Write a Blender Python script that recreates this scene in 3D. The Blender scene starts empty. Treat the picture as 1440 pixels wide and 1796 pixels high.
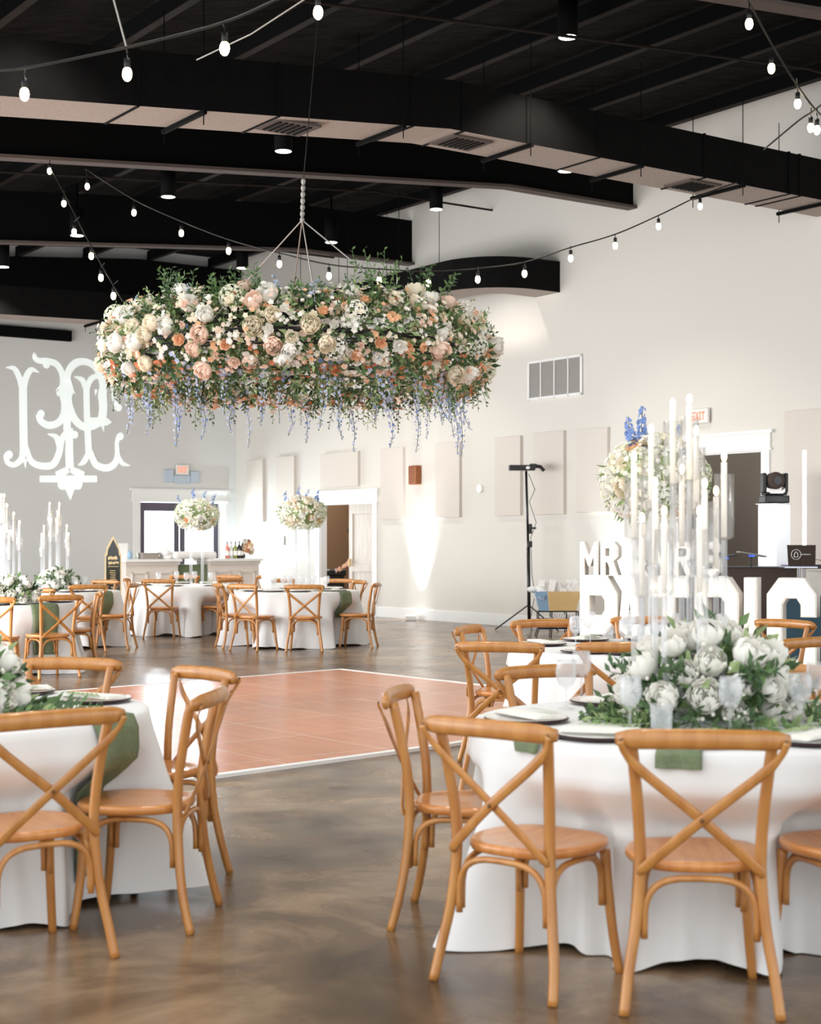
import bpy, bmesh, math, random
from mathutils import Vector, Matrix
rnd = random.Random(7)
PI = math.pi
sc = bpy.context.scene
COL = sc.collection
# ---------------------------------------------------------------- camera frame
F = 2700.0; CX = 720.0; HY = 948.0; CH = 1.46
D1 = Vector((-.5755, .8178, 0)); D2 = Vector((.8178, .5755, 0))       # along the panel wall / along the far wall
P0 = Vector((1.64, 26.2, 0)); CT = 9.52                               # panel wall anchor, corner parameter
CORN = P0 + D1 * CT
def at(px, py, D):
    return Vector(((px - CX) / F * D, D, CH - (py - HY) / F * D))
def wt(px):                                                           # parameter along panel wall under a picture column
    r = (px - CX) / F
    return (1.64 - 26.2 * r) / (.5755 + .8178 * r)
def wz(t, py):
    return CH + (HY - py) / F * (P0 + D1 * t).y
def ws(px):
    r = (px - CX) / F
    return (-3.84 - 33.99 * r) / (.8178 - .5755 * r)
def wfz(s, py):
    return CH + (HY - py) / F * (CORN - D2 * s).y
# ---------------------------------------------------------------- materials
def lin(c):
    return tuple(((x / 255) / 12.92 if x / 255 <= .04045 else ((x / 255 + .055) / 1.055) ** 2.4) for x in c) + (1,)
def mat(name, col, rough=.5, metal=0, noise=None, bump=0, bscale=40, emit=None, es=0, coat=0, sub=0, sheen=0, trans=0, stretch=(1, 1, 1), detail=3):
    m = bpy.data.materials.new(name); m.use_nodes = True
    nt = m.node_tree; b = nt.nodes['Principled BSDF']
    c = lin(col)
    b.inputs['Base Color'].default_value = c; b.inputs['Roughness'].default_value = rough; b.inputs['Metallic'].default_value = metal
    b.inputs['Coat Weight'].default_value = coat
    if sheen: b.inputs['Sheen Weight'].default_value = sheen
    if trans: b.inputs['Transmission Weight'].default_value = trans
    if emit:
        b.inputs['Emission Color'].default_value = lin(emit); b.inputs['Emission Strength'].default_value = es
    if noise or bump:
        tc = nt.nodes.new('ShaderNodeTexCoord'); mp = nt.nodes.new('ShaderNodeMapping'); mp.inputs['Scale'].default_value = stretch
        nt.links.new(tc.outputs['Object'], mp.inputs['Vector'])
    if noise:
        col2, scale = noise
        n = nt.nodes.new('ShaderNodeTexNoise'); n.inputs['Scale'].default_value = scale; n.inputs['Detail'].default_value = detail
        nt.links.new(mp.outputs[0], n.inputs['Vector'])
        r = nt.nodes.new('ShaderNodeValToRGB'); r.color_ramp.elements[0].position = .35; r.color_ramp.elements[1].position = .65
        r.color_ramp.elements[0].color = lin(col2); r.color_ramp.elements[1].color = c
        nt.links.new(n.outputs['Fac'], r.inputs['Fac']); nt.links.new(r.outputs['Color'], b.inputs['Base Color'])
    if bump:
        n2 = nt.nodes.new('ShaderNodeTexNoise'); n2.inputs['Scale'].default_value = bscale; n2.inputs['Detail'].default_value = 3
        nt.links.new(mp.outputs[0], n2.inputs['Vector'])
        bp = nt.nodes.new('ShaderNodeBump'); bp.inputs['Strength'].default_value = bump; bp.inputs['Distance'].default_value = .02
        nt.links.new(n2.outputs['Fac'], bp.inputs['Height']); nt.links.new(bp.outputs[0], b.inputs['Normal'])
    return m
def dull(*ks):
    for k in ks: M[k].node_tree.nodes['Principled BSDF'].inputs['Specular IOR Level'].default_value = .12
def petalmat(name, col):
    m = bpy.data.materials.new(name); m.use_nodes = True; nt = m.node_tree; nt.nodes.clear(); N = nt.nodes.new; L = nt.links.new
    d = N('ShaderNodeBsdfDiffuse'); t = N('ShaderNodeBsdfTranslucent'); d.inputs[0].default_value = lin(col); t.inputs[0].default_value = lin(col)
    x = N('ShaderNodeMixShader'); x.inputs[0].default_value = .4; L(d.outputs[0], x.inputs[1]); L(t.outputs[0], x.inputs[2]); o = N('ShaderNodeOutputMaterial'); L(x.outputs[0], o.inputs[0]); return m
def emitter(name, col, s):
    m = bpy.data.materials.new(name); m.use_nodes = True; nt = m.node_tree; nt.nodes.clear()
    e = nt.nodes.new('ShaderNodeEmission'); e.inputs[0].default_value = lin(col); e.inputs[1].default_value = s
    o = nt.nodes.new('ShaderNodeOutputMaterial'); nt.links.new(e.outputs[0], o.inputs[0]); return m
def glassy(name, tint=(255, 255, 255), body=.10, rough=.05, gl=.6):
    m = bpy.data.materials.new(name); m.use_nodes = True; nt = m.node_tree; nt.nodes.clear(); N = nt.nodes.new; L = nt.links.new
    t = N('ShaderNodeBsdfTransparent'); t.inputs[0].default_value = lin(tint)
    g = N('ShaderNodeBsdfGlossy'); g.inputs['Roughness'].default_value = rough
    d = N('ShaderNodeBsdfTranslucent'); d.inputs[0].default_value = (.9, .92, .95, 1)
    d2 = N('ShaderNodeBsdfDiffuse'); d2.inputs[0].default_value = (.9, .92, .95, 1)
    md = N('ShaderNodeMixShader'); L(d.outputs[0], md.inputs[1]); L(d2.outputs[0], md.inputs[2])
    m1 = N('ShaderNodeMixShader'); m1.inputs[0].default_value = body; L(t.outputs[0], m1.inputs[1]); L(md.outputs[0], m1.inputs[2])
    lw = N('ShaderNodeLayerWeight'); lw.inputs[0].default_value = .35
    mu = N('ShaderNodeMath'); mu.operation = 'MULTIPLY'; mu.inputs[1].default_value = gl; L(lw.outputs['Facing'], mu.inputs[0])
    m2 = N('ShaderNodeMixShader'); L(mu.outputs[0], m2.inputs[0]); L(m1.outputs[0], m2.inputs[1]); L(g.outputs[0], m2.inputs[2])
    o = N('ShaderNodeOutputMaterial'); L(m2.outputs[0], o.inputs[0]); return m
M = {}
M['wall'] = mat('wall paint', (220, 215, 206), .7, bump=.03, bscale=120)
M['wallfar'] = mat('far wall paint', (220, 218, 214), .7, bump=.03, bscale=120)
M['trim'] = mat('white trim paint', (240, 239, 236), .45)
M['black'] = mat('black duct paint', (13, 12, 11), .8, noise=((9, 8, 8), 6), bump=.05)
M['beam'] = mat('black steel paint', (5, 5, 5), .8)
M['flange'] = mat('grey-brown steel paint', (92, 82, 78), .7)  # paler than the beam webs, for bottom flanges and grilles
M['purlin'] = mat('dark steel purlin paint', (38, 32, 29), .7)
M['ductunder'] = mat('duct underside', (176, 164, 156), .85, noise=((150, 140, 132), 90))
M['deck'] = mat('black roof insulation', (24, 20, 18), .95, noise=((7, 6, 5), 5), bump=.9, bscale=9, stretch=(.5, 1.6, 1))
M['wood'] = mat('honey beech', (190, 132, 68), .33, noise=((174, 114, 54), 5), coat=.25, stretch=(5, 5, .8))
M['seatwood'] = mat('honey beech seat', (208, 142, 78), .28, noise=((190, 120, 58), 5), coat=.35, stretch=(6, 1, 1))
M['screw'] = mat('brass screw', (110, 74, 40), .4, .5)
M['cloth'] = mat('white linen', (230, 229, 227), .85, bump=.02, bscale=300, sheen=.1)
M['green'] = mat('moss green linen', (118, 130, 100), .9, noise=((104, 118, 86), 60), bump=.03, bscale=200)
M['plate'] = mat('white china', (246, 244, 240), .2, coat=.3)
M['darkrim'] = mat('dark plum charger rim', (60, 30, 30), .3)
M['napkin'] = mat('ivory napkin linen', (240, 238, 230), .9, bump=.05, bscale=120)
M['glass'] = glassy('clear glass', body=.2, gl=.22, rough=.15)
M['acryl'] = glassy('clear acrylic rod', body=.30, gl=.3, rough=.2)
M['shade'] = glassy('clear glass chimney', body=.06, gl=.28, rough=.15)
M['candle'] = mat('ivory wax', (246, 240, 230), .5, emit=(255, 240, 220), es=.12)
M['flame'] = emitter('candle flame', (255, 222, 170), 14)
M['bulb'] = emitter('warm filament bulb', (255, 226, 178), 22)
M['lens'] = emitter('downlight lens', (255, 246, 232), 9)
M['socket'] = mat('black socket', (12, 12, 12), .5)
M['wire'] = mat('black wire', (16, 15, 14), .6)
M['steelwire'] = mat('pale steel cable', (170, 165, 158), .4, .6)
M['leaf'] = mat('green leaf', (112, 142, 84), .5, noise=((82, 112, 62), 9), coat=.1)
M['leafd'] = mat('dark green leaf', (76, 104, 62), .5, noise=((54, 80, 44), 9), coat=.1)
M['leafl'] = mat('pale green leaf', (162, 178, 126), .55, noise=((130, 152, 98), 12))
M['stem'] = mat('green stem', (84, 98, 54), .6)
M['white'] = petalmat('white petals', (254, 252, 246))
M['cream'] = petalmat('cream petals', (252, 244, 226))
M['blush'] = petalmat('blush petals', (252, 230, 214))
M['peach'] = petalmat('peach petals', (250, 208, 170))
M['coral'] = petalmat('coral petals', (238, 168, 130))
M['hyd'] = petalmat('greenish white petals', (242, 244, 222))
M['blue'] = petalmat('blue delphinium petals', (158, 182, 228))
M['lav'] = petalmat('pale lavender blue petals', (208, 216, 238))
M['babys'] = petalmat('tiny white blossom', (246, 244, 234))
M['wreath'] = mat('black iron ring', (28, 26, 24), .6)
M['panel'] = mat('beige acoustic fabric', (216, 208, 198), .95, bump=.05, bscale=200)
M['copper'] = mat('copper sconce', (168, 104, 62), .45, .4, noise=((140, 82, 48), 30))
M['ventm'] = mat('grey vent louvre', (150, 146, 140), .6)
M['exitred'] = emitter('exit letters', (255, 120, 80), 1.6)
M['exitface'] = mat('exit sign face', (236, 232, 226), .5)
M['doorw'] = mat('pale oak door', (208, 198, 186), .5, noise=((192, 180, 166), 5), stretch=(8, 8, .6))
M['tan'] = mat('tan hallway wall', (168, 134, 102), .8)
M['taupe'] = mat('taupe room wall', (126, 116, 106), .8)
M['doorg'] = mat('dark plum door frame', (88, 80, 94), .5)
M['barw'] = mat('pale greige bar paint', (226, 216, 206), .5)
M['blackp'] = mat('black plastic', (26, 24, 23), .4)
M['darkb'] = mat('dark brown fabric', (72, 58, 52), .9)
M['bluep'] = mat('muted blue panel', (58, 88, 104), .7)
M['marq'] = mat('marquee white greyed for shade', (232, 228, 222), .5)  # side shade put into the colour, a little greyer than the face
M['marqf'] = mat('lit white marquee face', (252, 248, 240), .5, emit=(255, 240, 220), es=.22)
M['gold'] = mat('brushed gold', (238, 208, 150), .4, .25)
M['goldp'] = mat('gold paint', (222, 200, 156), .5, .2)
M['bluem'] = mat('pale blue enamel', (140, 170, 196), .4)
M['emerg'] = mat('pale grey-blue housing', (190, 202, 214), .5)
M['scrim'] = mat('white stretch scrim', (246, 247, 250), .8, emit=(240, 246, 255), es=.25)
M['tube'] = emitter('light tube', (245, 250, 255), 8)
M['skin'] = mat('skin', (224, 172, 144), .5)
M['shirt'] = mat('pale pink sleeve', (226, 206, 206), .8)
M['mono'] = mat('projected light as glowing white', (246, 250, 248), .8, emit=(238, 250, 246), es=.3)  # emission stands in for light thrown by a projector
M['rose'] = mat('rose wine', (232, 140, 120), .15, coat=.5)
M['clearb'] = mat('clear bottle', (214, 222, 214), .15, coat=.5)
M['greenb'] = mat('green bottle', (150, 160, 90), .15, coat=.5)
M['darkbtl'] = mat('dark bottle', (30, 34, 26), .15, coat=.5)
M['grey'] = mat('grey tray', (150, 140, 132), .6)
M['chrome'] = mat('chrome', (190, 190, 195), .2, .9)
M['bluel'] = emitter('blue screen glow', (70, 110, 230), 1.2)
M['purple'] = mat('purple keyboard edge', (110, 92, 140), .5)
M['beigecan'] = mat('mirror base', (220, 224, 228), .08, .8)

dull('black', 'beam', 'deck', 'purlin', 'flange', 'ductunder')
def floor_material():
    m = bpy.data.materials.new('stained polished concrete'); m.use_nodes = True; nt = m.node_tree; b = nt.nodes['Principled BSDF']; N = nt.nodes.new; L = nt.links.new
    tc = N('ShaderNodeTexCoord')
    n = N('ShaderNodeTexNoise'); n.inputs['Scale'].default_value = 1.1; n.inputs['Detail'].default_value = 7; n.inputs['Roughness'].default_value = .62; n.inputs['Distortion'].default_value = .6
    L(tc.outputs['Object'], n.inputs['Vector'])
    r = N('ShaderNodeValToRGB'); e = r.color_ramp.elements
    e[0].position = .34; e[0].color = lin((70, 54, 40)); e[1].position = .66; e[1].color = lin((158, 132, 104))
    k = r.color_ramp.elements.new(.5); k.color = lin((110, 88, 66))
    L(n.outputs['Fac'], r.inputs[0]); L(r.outputs[0], b.inputs['Base Color'])
    n2 = N('ShaderNodeTexNoise'); n2.inputs['Scale'].default_value = 3; n2.inputs['Detail'].default_value = 4; L(tc.outputs['Object'], n2.inputs['Vector'])
    mr = N('ShaderNodeMapRange'); mr.inputs[3].default_value = .16; mr.inputs[4].default_value = .34; L(n2.outputs['Fac'], mr.inputs[0]); L(mr.outputs[0], b.inputs['Roughness'])
    bp = N('ShaderNodeBump'); bp.inputs['Strength'].default_value = .06; bp.inputs['Distance'].default_value = .02; L(n2.outputs['Fac'], bp.inputs['Height']); L(bp.outputs[0], b.inputs['Normal'])
    b.inputs['Specular IOR Level'].default_value = .6
    return m
M['floor'] = floor_material()
def dance_material():
    m = bpy.data.materials.new('parquet dance floor'); m.use_nodes = True; nt = m.node_tree; b = nt.nodes['Principled BSDF']; N = nt.nodes.new; L = nt.links.new
    tc = N('ShaderNodeTexCoord')
    br = N('ShaderNodeTexBrick'); br.offset = 0; br.inputs['Scale'].default_value = 1; br.inputs['Brick Width'].default_value = .92; br.inputs['Row Height'].default_value = .92; br.inputs['Mortar Size'].default_value = .006
    br.inputs['Color1'].default_value = lin((206, 132, 90)); br.inputs['Color2'].default_value = lin((198, 122, 82)); br.inputs['Mortar'].default_value = lin((226, 190, 160))
    L(tc.outputs['Object'], br.inputs['Vector'])
    b2 = N('ShaderNodeTexBrick'); b2.inputs['Scale'].default_value = 1; b2.inputs['Brick Width'].default_value = .46; b2.inputs['Row Height'].default_value = .06; b2.inputs['Mortar Size'].default_value = .002
    b2.inputs['Color1'].default_value = (1, 1, 1, 1); b2.inputs['Color2'].default_value = (.78, .76, .74, 1); b2.inputs['Mortar'].default_value = (.6, .55, .5, 1)
    L(tc.outputs['Object'], b2.inputs['Vector'])
    mx = N('ShaderNodeMix'); mx.data_type = 'RGBA'; mx.blend_type = 'MULTIPLY'; mx.inputs[0].default_value = .7
    L(br.outputs['Color'], mx.inputs[6]); L(b2.outputs['Color'], mx.inputs[7]); L(mx.outputs[2], b.inputs['Base Color'])
    b.inputs['Roughness'].default_value = .24
    return m
M['dance'] = dance_material()
# ---------------------------------------------------------------- mesh builder
class MB:
    def __init__(s): s.v = []; s.f = []; s.m = []; s.cur = 0
    def face(s, *i): s.f.append(i); s.m.append(s.cur)
    def box(s, c, d, R=None):
        c = Vector(c); o = len(s.v)
        for z in (-.5, .5):
            for x, y in ((-.5, -.5), (.5, -.5), (.5, .5), (-.5, .5)):
                p = Vector((x * d[0], y * d[1], z * d[2]))
                if R is not None: p = R @ p
                s.v.append(c + p)
        for q in ((3, 2, 1, 0), (4, 5, 6, 7), (0, 1, 5, 4), (1, 2, 6, 5), (2, 3, 7, 6), (3, 0, 4, 7)): s.face(*[o + i for i in q])
        return s
    def tube(s, pts, r, n=8, cap=True, flat=None, up=None):
        pts = [Vector(p) for p in pts]; k = len(pts)
        rs = r if isinstance(r, (list, tuple)) else [r] * k
        o = len(s.v); prev = None
        for i, p in enumerate(pts):
            t = (pts[min(i + 1, k - 1)] - pts[max(i - 1, 0)]).normalized()
            if prev is None:
                a = Vector(up) if up is not None else (Vector((0, 0, 1)) if abs(t.z) < .9 else Vector((1, 0, 0)))
                u = (a - t * a.dot(t)).normalized()
            else: u = (prev - t * prev.dot(t)).normalized()
            prev = u; w = t.cross(u)
            for j in range(n):
                an = 2 * PI * j / n
                ru, rw = (rs[i], rs[i]) if flat is None else (rs[i] * flat[0], rs[i] * flat[1])
                s.v.append(p + u * (math.cos(an) * ru) + w * (math.sin(an) * rw))
        for i in range(k - 1):
            for j in range(n):
                a = o + i * n + j; b = o + i * n + (j + 1) % n
                s.face(a, b, b + n, a + n)
        if cap:
            s.face(*[o + j for j in range(n)][::-1]); s.face(*[o + (k - 1) * n + j for j in range(n)])
        return s
    def lathe(s, prof, c=(0, 0, 0), n=20, cap=False):
        o = len(s.v); c = Vector(c)
        for r, z in prof:
            for j in range(n):
                a = 2 * PI * j / n; s.v.append(c + Vector((math.cos(a) * r, math.sin(a) * r, z)))
        for i in range(len(prof) - 1):
            for j in range(n):
                a = o + i * n + j; b = o + i * n + (j + 1) % n
                s.face(a, b, b + n, a + n)
        if cap:
            s.face(*[o + j for j in range(n)][::-1]); s.face(*[o + (len(prof) - 1) * n + j for j in range(n)])
        return s
    def prism(s, poly, z0, z1, T=None):
        o = len(s.v); n = len(poly)
        for z in (z0, z1):
            for x, y in poly:
                p = Vector((x, y, z)); s.v.append(T @ p if T is not None else p)
        s.face(*[o + i for i in range(n)][::-1]); s.face(*[o + n + i for i in range(n)])
        for i in range(n):
            j = (i + 1) % n; s.face(o + i, o + j, o + n + j, o + n + i)
        return s
    def quad(s, a, b, c, d):
        o = len(s.v); s.v += [Vector(a), Vector(b), Vector(c), Vector(d)]; s.face(o, o + 1, o + 2, o + 3); return s
    def tri(s, a, b, c):
        o = len(s.v); s.v += [Vector(a), Vector(b), Vector(c)]; s.face(o, o + 1, o + 2); return s
    def ell(s, c, r, n=10, m=7):
        prof = [(math.sin(PI * i / m), -math.cos(PI * i / m)) for i in range(m + 1)]
        prof[0] = (.02, -1); prof[-1] = (.02, 1)
        o = len(s.v); s.lathe(prof, n=n, cap=True); c = Vector(c)
        for i in range(o, len(s.v)): p = s.v[i]; s.v[i] = Vector((p.x * r[0], p.y * r[1], p.z * r[2])) + c
        return s
    def mesh(s, name, mats, smooth=False):
        me = bpy.data.meshes.new(name); me.from_pydata([tuple(p) for p in s.v], [], s.f); me.update()
        for m in (mats if isinstance(mats, (list, tuple)) else [mats]): me.materials.append(m)
        if any(s.m): me.polygons.foreach_set('material_index', s.m)
        if smooth: me.polygons.foreach_set('use_smooth', [True] * len(me.polygons))
        return me
    def build(s, name, mats, parent=None, smooth=False, **k):
        return place(s.mesh(name, mats, smooth), name, parent, **k)
def place(me, name, parent=None, loc=None, rot=None, scale=None, bevel=0):
    o = bpy.data.objects.new(name, me); COL.objects.link(o)
    if parent is not None: o.parent = parent
    if loc is not None: o.location = loc
    if rot is not None: o.rotation_euler = rot
    if scale is not None: o.scale = (scale,) * 3 if isinstance(scale, (int, float)) else scale
    if bevel:
        b = o.modifiers.new('bevel', 'BEVEL'); b.width = bevel; b.segments = 2; b.limit_method = 'ANGLE'
    return o
def tag(o, label, cat, group=None, kind=None):
    o['label'] = label; o['category'] = cat
    if group: o['group'] = group
    if kind: o['kind'] = kind
    return o
def thing(name, label, cat, loc=(0, 0, 0), rz=0, group=None):
    o = bpy.data.objects.new(name, None); COL.objects.link(o); o.location = loc; o.rotation_euler = (0, 0, rz); o.empty_display_size = .05
    return tag(o, label, cat, group)
def struct(o, label=None):
    o['kind'] = 'structure'
    if label: o['label'] = label
    return o
def copy_tree(o, parent=None):
    c = o.copy(); COL.objects.link(c)
    if parent is not None: c.parent = parent
    for ch in list(o.children): copy_tree(ch, c)
    return c
def dup(root, loc, rz, label, scale=1, group=None):
    c = copy_tree(root); c.location = loc; c.rotation_euler = (0, 0, rz); c.scale = (scale,) * 3; c['label'] = label
    if group: c['group'] = group
    return c
RW = Matrix((( D1.x, D2.x, 0), (D1.y, D2.y, 0), (0, 0, 1)))           # local x along panel wall, local y into the wall
RF = Matrix(((-D2.x, D1.x, 0), (-D2.y, D1.y, 0), (0, 0, 1)))          # local x along far wall, local y into it
def wallbox(mb, t0, t1, z0, z1, y0, y1):                              # y: offset behind (+) or in front (-) of panel wall face
    mb.box(P0 + D1 * ((t0 + t1) / 2) + D2 * ((y0 + y1) / 2) + Vector((0, 0, (z0 + z1) / 2)), (abs(t1 - t0), abs(y1 - y0), z1 - z0), RW)
def farbox(mb, s0, s1, z0, z1, y0, y1):
    mb.box(CORN - D2 * ((s0 + s1) / 2) + D1 * ((y0 + y1) / 2) + Vector((0, 0, (z0 + z1) / 2)), (abs(s1 - s0), abs(y1 - y0), z1 - z0), RF)
# ================================================================ SETTING
fl = MB(); fl.quad((-16, -3, 0), (12, -3, 0), (12, 40, 0), (-16, 40, 0)); struct(fl.build('floor', M['floor']), 'polished brown stained concrete floor')
ZR = 7.42; SB = 2.47; PITCH = 1 / 11.6
def roofz(s): return ZR - max(0, s - SB) * PITCH
def rp(t, s, z): return P0 + D1 * t - D2 * s + Vector((0, 0, z))
T0, T1_, SE = -24.0, 9.75, 16.0
rf = MB()
for s0, s1 in ((-.3, SB), (SB, SE)):
    a, b = roofz(s0), roofz(s1)
    rf.quad(rp(T0, s0, a + .22), rp(T1_, s0, a + .22), rp(T1_, s1, b + .22), rp(T0, s1, b + .22))
struct(rf.build('ceiling', M['deck']), 'black insulated roof deck')
k = 0
s = .7
while s < SE:
    pb = MB(); z = roofz(s)
    pb.box(rp((T0 + T1_) / 2, s, z + .09), (T1_ - T0, .02, .2), RW)
    pb.cur = 1; pb.box(rp((T0 + T1_) / 2, s, z - .015), (T1_ - T0, .09, .012), RW)
    struct(pb.build('ceiling_beam', [M['beam'], M['purlin']]), 'dark roof purlin'); s += 1.45
def rafter(t, depth=.85, s1=SE):
    b = MB()
    ss = [-.02, SB, s1]
    for i in (0, 1):
        a, c = ss[i], ss[i + 1]
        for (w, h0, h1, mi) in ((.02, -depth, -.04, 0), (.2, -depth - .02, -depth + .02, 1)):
            b.cur = mi
            o = len(b.v)
            for sx in (a, c):
                for dt in (-w / 2, w / 2):
                    for h in (h0, h1): b.v.append(rp(t + dt, sx, roofz(sx) + h))
            for q in ((0, 1, 3, 2), (4, 6, 7, 5), (0, 4, 5, 1), (2, 3, 7, 6), (1, 5, 7, 3), (0, 2, 6, 4)): b.face(*[o + i_ for i_ in q])
    return b
for t in (-11.0, -3.09, 2.81, 9.3):
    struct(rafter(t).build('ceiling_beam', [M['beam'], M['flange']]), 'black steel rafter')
# panel wall with two door openings
ta, tb = wt(655), wt(562); hz = 2.19
tc_, td = wt(1337), wt(1192); hz2 = 2.72
w = MB(); TH = .14
for t0, t1, z0, z1 in ((CT + .14, tb, 0, 7.7), (tb, ta, hz, 7.7), (ta, td, 0, 7.7), (td, tc_, hz2, 7.7), (tc_, -20, 0, 7.7)):
    wallbox(w, t0, t1, z0, z1, 0, TH)
struct(w.build('wall_right', M['wall']), 'tall off-white wall with beige acoustic panels')
sa, sb_ = ws(385), ws(245)
w = MB()
for s0, s1, z0, z1 in ((0, sa, 0, 7.7), (sa, sb_, 2.3, 7.7), (sb_, 15, 0, 7.7)):
    farbox(w, s0, s1, z0, z1, 0, TH)
struct(w.build('wall_far', M['wallfar']), 'far off-white wall behind the bar')
w = MB(); farbox(w, 3.9, 15, wfz(5.38, 590), wfz(5.38, 571), -.12, 0); struct(w.build('trim_1', M['beam']), 'black band across far wall')
w = MB()
for t0, t1 in ((CT, tb + .13), (ta - .13, td + .2), (tc_ - .2, -20)): wallbox(w, t0, t1, 0, .2, -.025, 0)
struct(w.build('baseboard_right', M['trim'], bevel=.006))
w = MB()
for s0, s1 in ((0, sa - .12), (sb_ + .12, 15)): farbox(w, s0, s1, 0, .2, -.025, 0)
struct(w.build('baseboard_far', M['trim']))
def casing(fn, a, b, h, top, name, cap=.06):
    m = MB(); lo, hi = min(a, b), max(a, b)
    fn(m, lo - .15, lo, 0, h, -.03, .0); fn(m, hi, hi + .15, 0, h, -.03, 0)
    fn(m, lo - .17, hi + .17, h, top, -.035, 0); fn(m, lo - .23, hi + .23, top, top + .045, -.07, 0); fn(m, lo - .2, hi + .2, h + .0, h + .03, -.05, 0)
    fn(m, lo - .0, lo + .02, 0, h, 0, TH); fn(m, hi - .02, hi, 0, h, 0, TH); fn(m, lo, hi, h - .02, h, 0, TH)
    return struct(m.build(name, M['trim']))
casing(wallbox, ta, tb, hz, hz + .22, 'trim_2')
casing(wallbox, tc_, td, hz2, hz2 + .24, 'trim_3')
casing(farbox, sa, sb_, 2.3, 2.52, 'trim_4')
# hallway behind the middle doorway, room behind the other
w = MB(); wallbox(w, ta - .6, 9.1, 0, 2.9, 2.6, 2.7); wallbox(w, 9.0, 9.1, 0, 2.9, TH, 2.6); wallbox(w, ta - .7, ta - .6, 0, 2.9, TH, 2.7)  # the unseen end wall is added to stop outdoor light leaking in
struct(w.build('wall_hallway', M['tan']), 'tan hallway wall beyond the doorway')
w = MB(); wallbox(w, tb - .02, tb + 3.2, 0, 2.9, 1.95, 2.05)
w = MB(); wallbox(w, tc_ - 1.2, td + 2.6, 0, 3.1, 2.2, 2.3); wallbox(w, tc_ - 1.3, tc_ - 1.2, 0, 3.1, TH, 2.3); wallbox(w, td + 2.6, td + 2.7, 0, 3.1, TH, 2.3)
struct(w.build('wall_sideroom', M['taupe']), 'taupe side room wall beyond doorway')
# door leaf in the middle doorway (closed half)
dl = struct(MB().build('door_1', M['doorw']))
tl = (ta + tb) / 2 - .05
m = MB(); wallbox(m, ta + .02, tl, .01, hz - .02, .05, .09); m.build('door_leaf', M['doorw'], dl)
m = MB()
for t0, t1, z0, z1 in ((ta + .02, ta + .13, .01, hz - .02), (tl - .13, tl, .01, hz - .02), (ta + .13, tl - .13, .01, .2), (ta + .13, tl - .13, .85, 1.0), (ta + .13, tl - .13, 1.98, hz - .02)):
    wallbox(m, t0, t1, z0, z1, .03, .05)
m.build('door_rail', M['doorw'], dl, bevel=.004)
m = MB(); wallbox(m, tl - .07, tl - .05, .95, 1.1, -.02, .03); m.build('door_handle', M['gold'], dl, bevel=.005)
# bright double glass door on far wall
dd = struct(MB().build('door_2', M['doorg']))
mid = (sa + sb_) / 2
for a, b in ((sa, mid), (mid, sb_)):
    m = MB(); st = .13
    farbox(m, a + .01, a + st, .01, 2.27, .04, .09); farbox(m, b - st, b - .01, .01, 2.27, .04, .09)
    farbox(m, a + st, b - st, 2.09, 2.27, .04, .09); farbox(m, a + st, b - st, .01, .9, .04, .09)
    lf = m.build('door_leaf', M['doorg'], dd, bevel=.004)
    m = MB(); farbox(m, a + st, b - st, .9, 2.09, .06, .065); m.build('glass_pane', M['shade'], lf)
# dance floor
e1 = Vector((.623, -.782, 0)); BC = Vector((-.774, 17.27, 0)); ang = math.atan2(e1.y, e1.x)
Ri = Matrix.Rotation(-ang, 3, 'Z'); e2 = Vector((-.71, -.705, 0))
c4 = [Vector((0, 0, 0)), e1 * 5.31, e1 * 5.31 + e2 * 7.2, e2 * 7.2]
c4 = [Ri @ p for p in c4]
m = MB(); cen = sum(c4, Vector()) / 4
inn = [cen + (p - cen) * .975 for p in c4]
def flat(mb, ps, z0, z1): mb.prism([(p.x, p.y) for p in ps][::-1], z0, z1)
df = thing('dance_floor', 'square wooden parquet dance floor with white edging on the concrete', 'dance floor', BC, ang)
flat(m, inn, .002, .022); m.build('parquet', M['dance'], df)
for i in range(4):
    j = (i + 1) % 4; m = MB(); m.prism([(c4[j].x, c4[j].y), (c4[i].x, c4[i].y), (inn[i].x, inn[i].y), (inn[j].x, inn[j].y)], .001, .024)
    m.build('edge_trim', M['trim'], df)
# ================================================================ DUCTS, LIGHTS IN THE ROOF
def sweep(mb, pts, dirs, w, h, under=1):
    """rectangular duct: pts = bottom edge on the face side, dirs = horizontal vector across the duct"""
    o = len(mb.v)
    for p, d in zip(pts, dirs):
        p = Vector(p); d = Vector(d)
        mb.v += [p, p + d * w, p + d * w + Vector((0, 0, h)), p + Vector((0, 0, h))]
    for i in range(len(pts) - 1):
        for j in range(4):
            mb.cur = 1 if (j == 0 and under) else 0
            a = o + i * 4 + j; b = o + i * 4 + (j + 1) % 4
            mb.face(a, b, b + 4, a + 4)
    mb.cur = 0; mb.face(o, o + 3, o + 2, o + 1); q = o + 4 * (len(pts) - 1); mb.face(q, q + 1, q + 2, q + 3)
A = at(790, 226, 16.3)
def d1pt(s):          # s>0 to the right
    z = A.z if s >= 0 else A.z + s * .095
    p = A + D2 * s; return Vector((p.x, p.y, z))
duct = thing('air_duct', 'long black rectangular air duct hanging across the whole ceiling', 'air duct', (0, 0, 0))
m = MB(); S = [-9, 0, 6.75]
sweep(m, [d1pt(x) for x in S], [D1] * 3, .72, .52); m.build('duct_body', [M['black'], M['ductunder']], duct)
for x in (-6.9, -5.0, -3.6, -2.1, -.5, .16, 2.1, 3.8, 5.3, 5.5):
    m = MB(); p = d1pt(x) + Vector((0, 0, .26)) + D1 * .36; m.box(p, (.745, .03, .54), RW); m.build('duct_seam', M['black'], duct)
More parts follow.
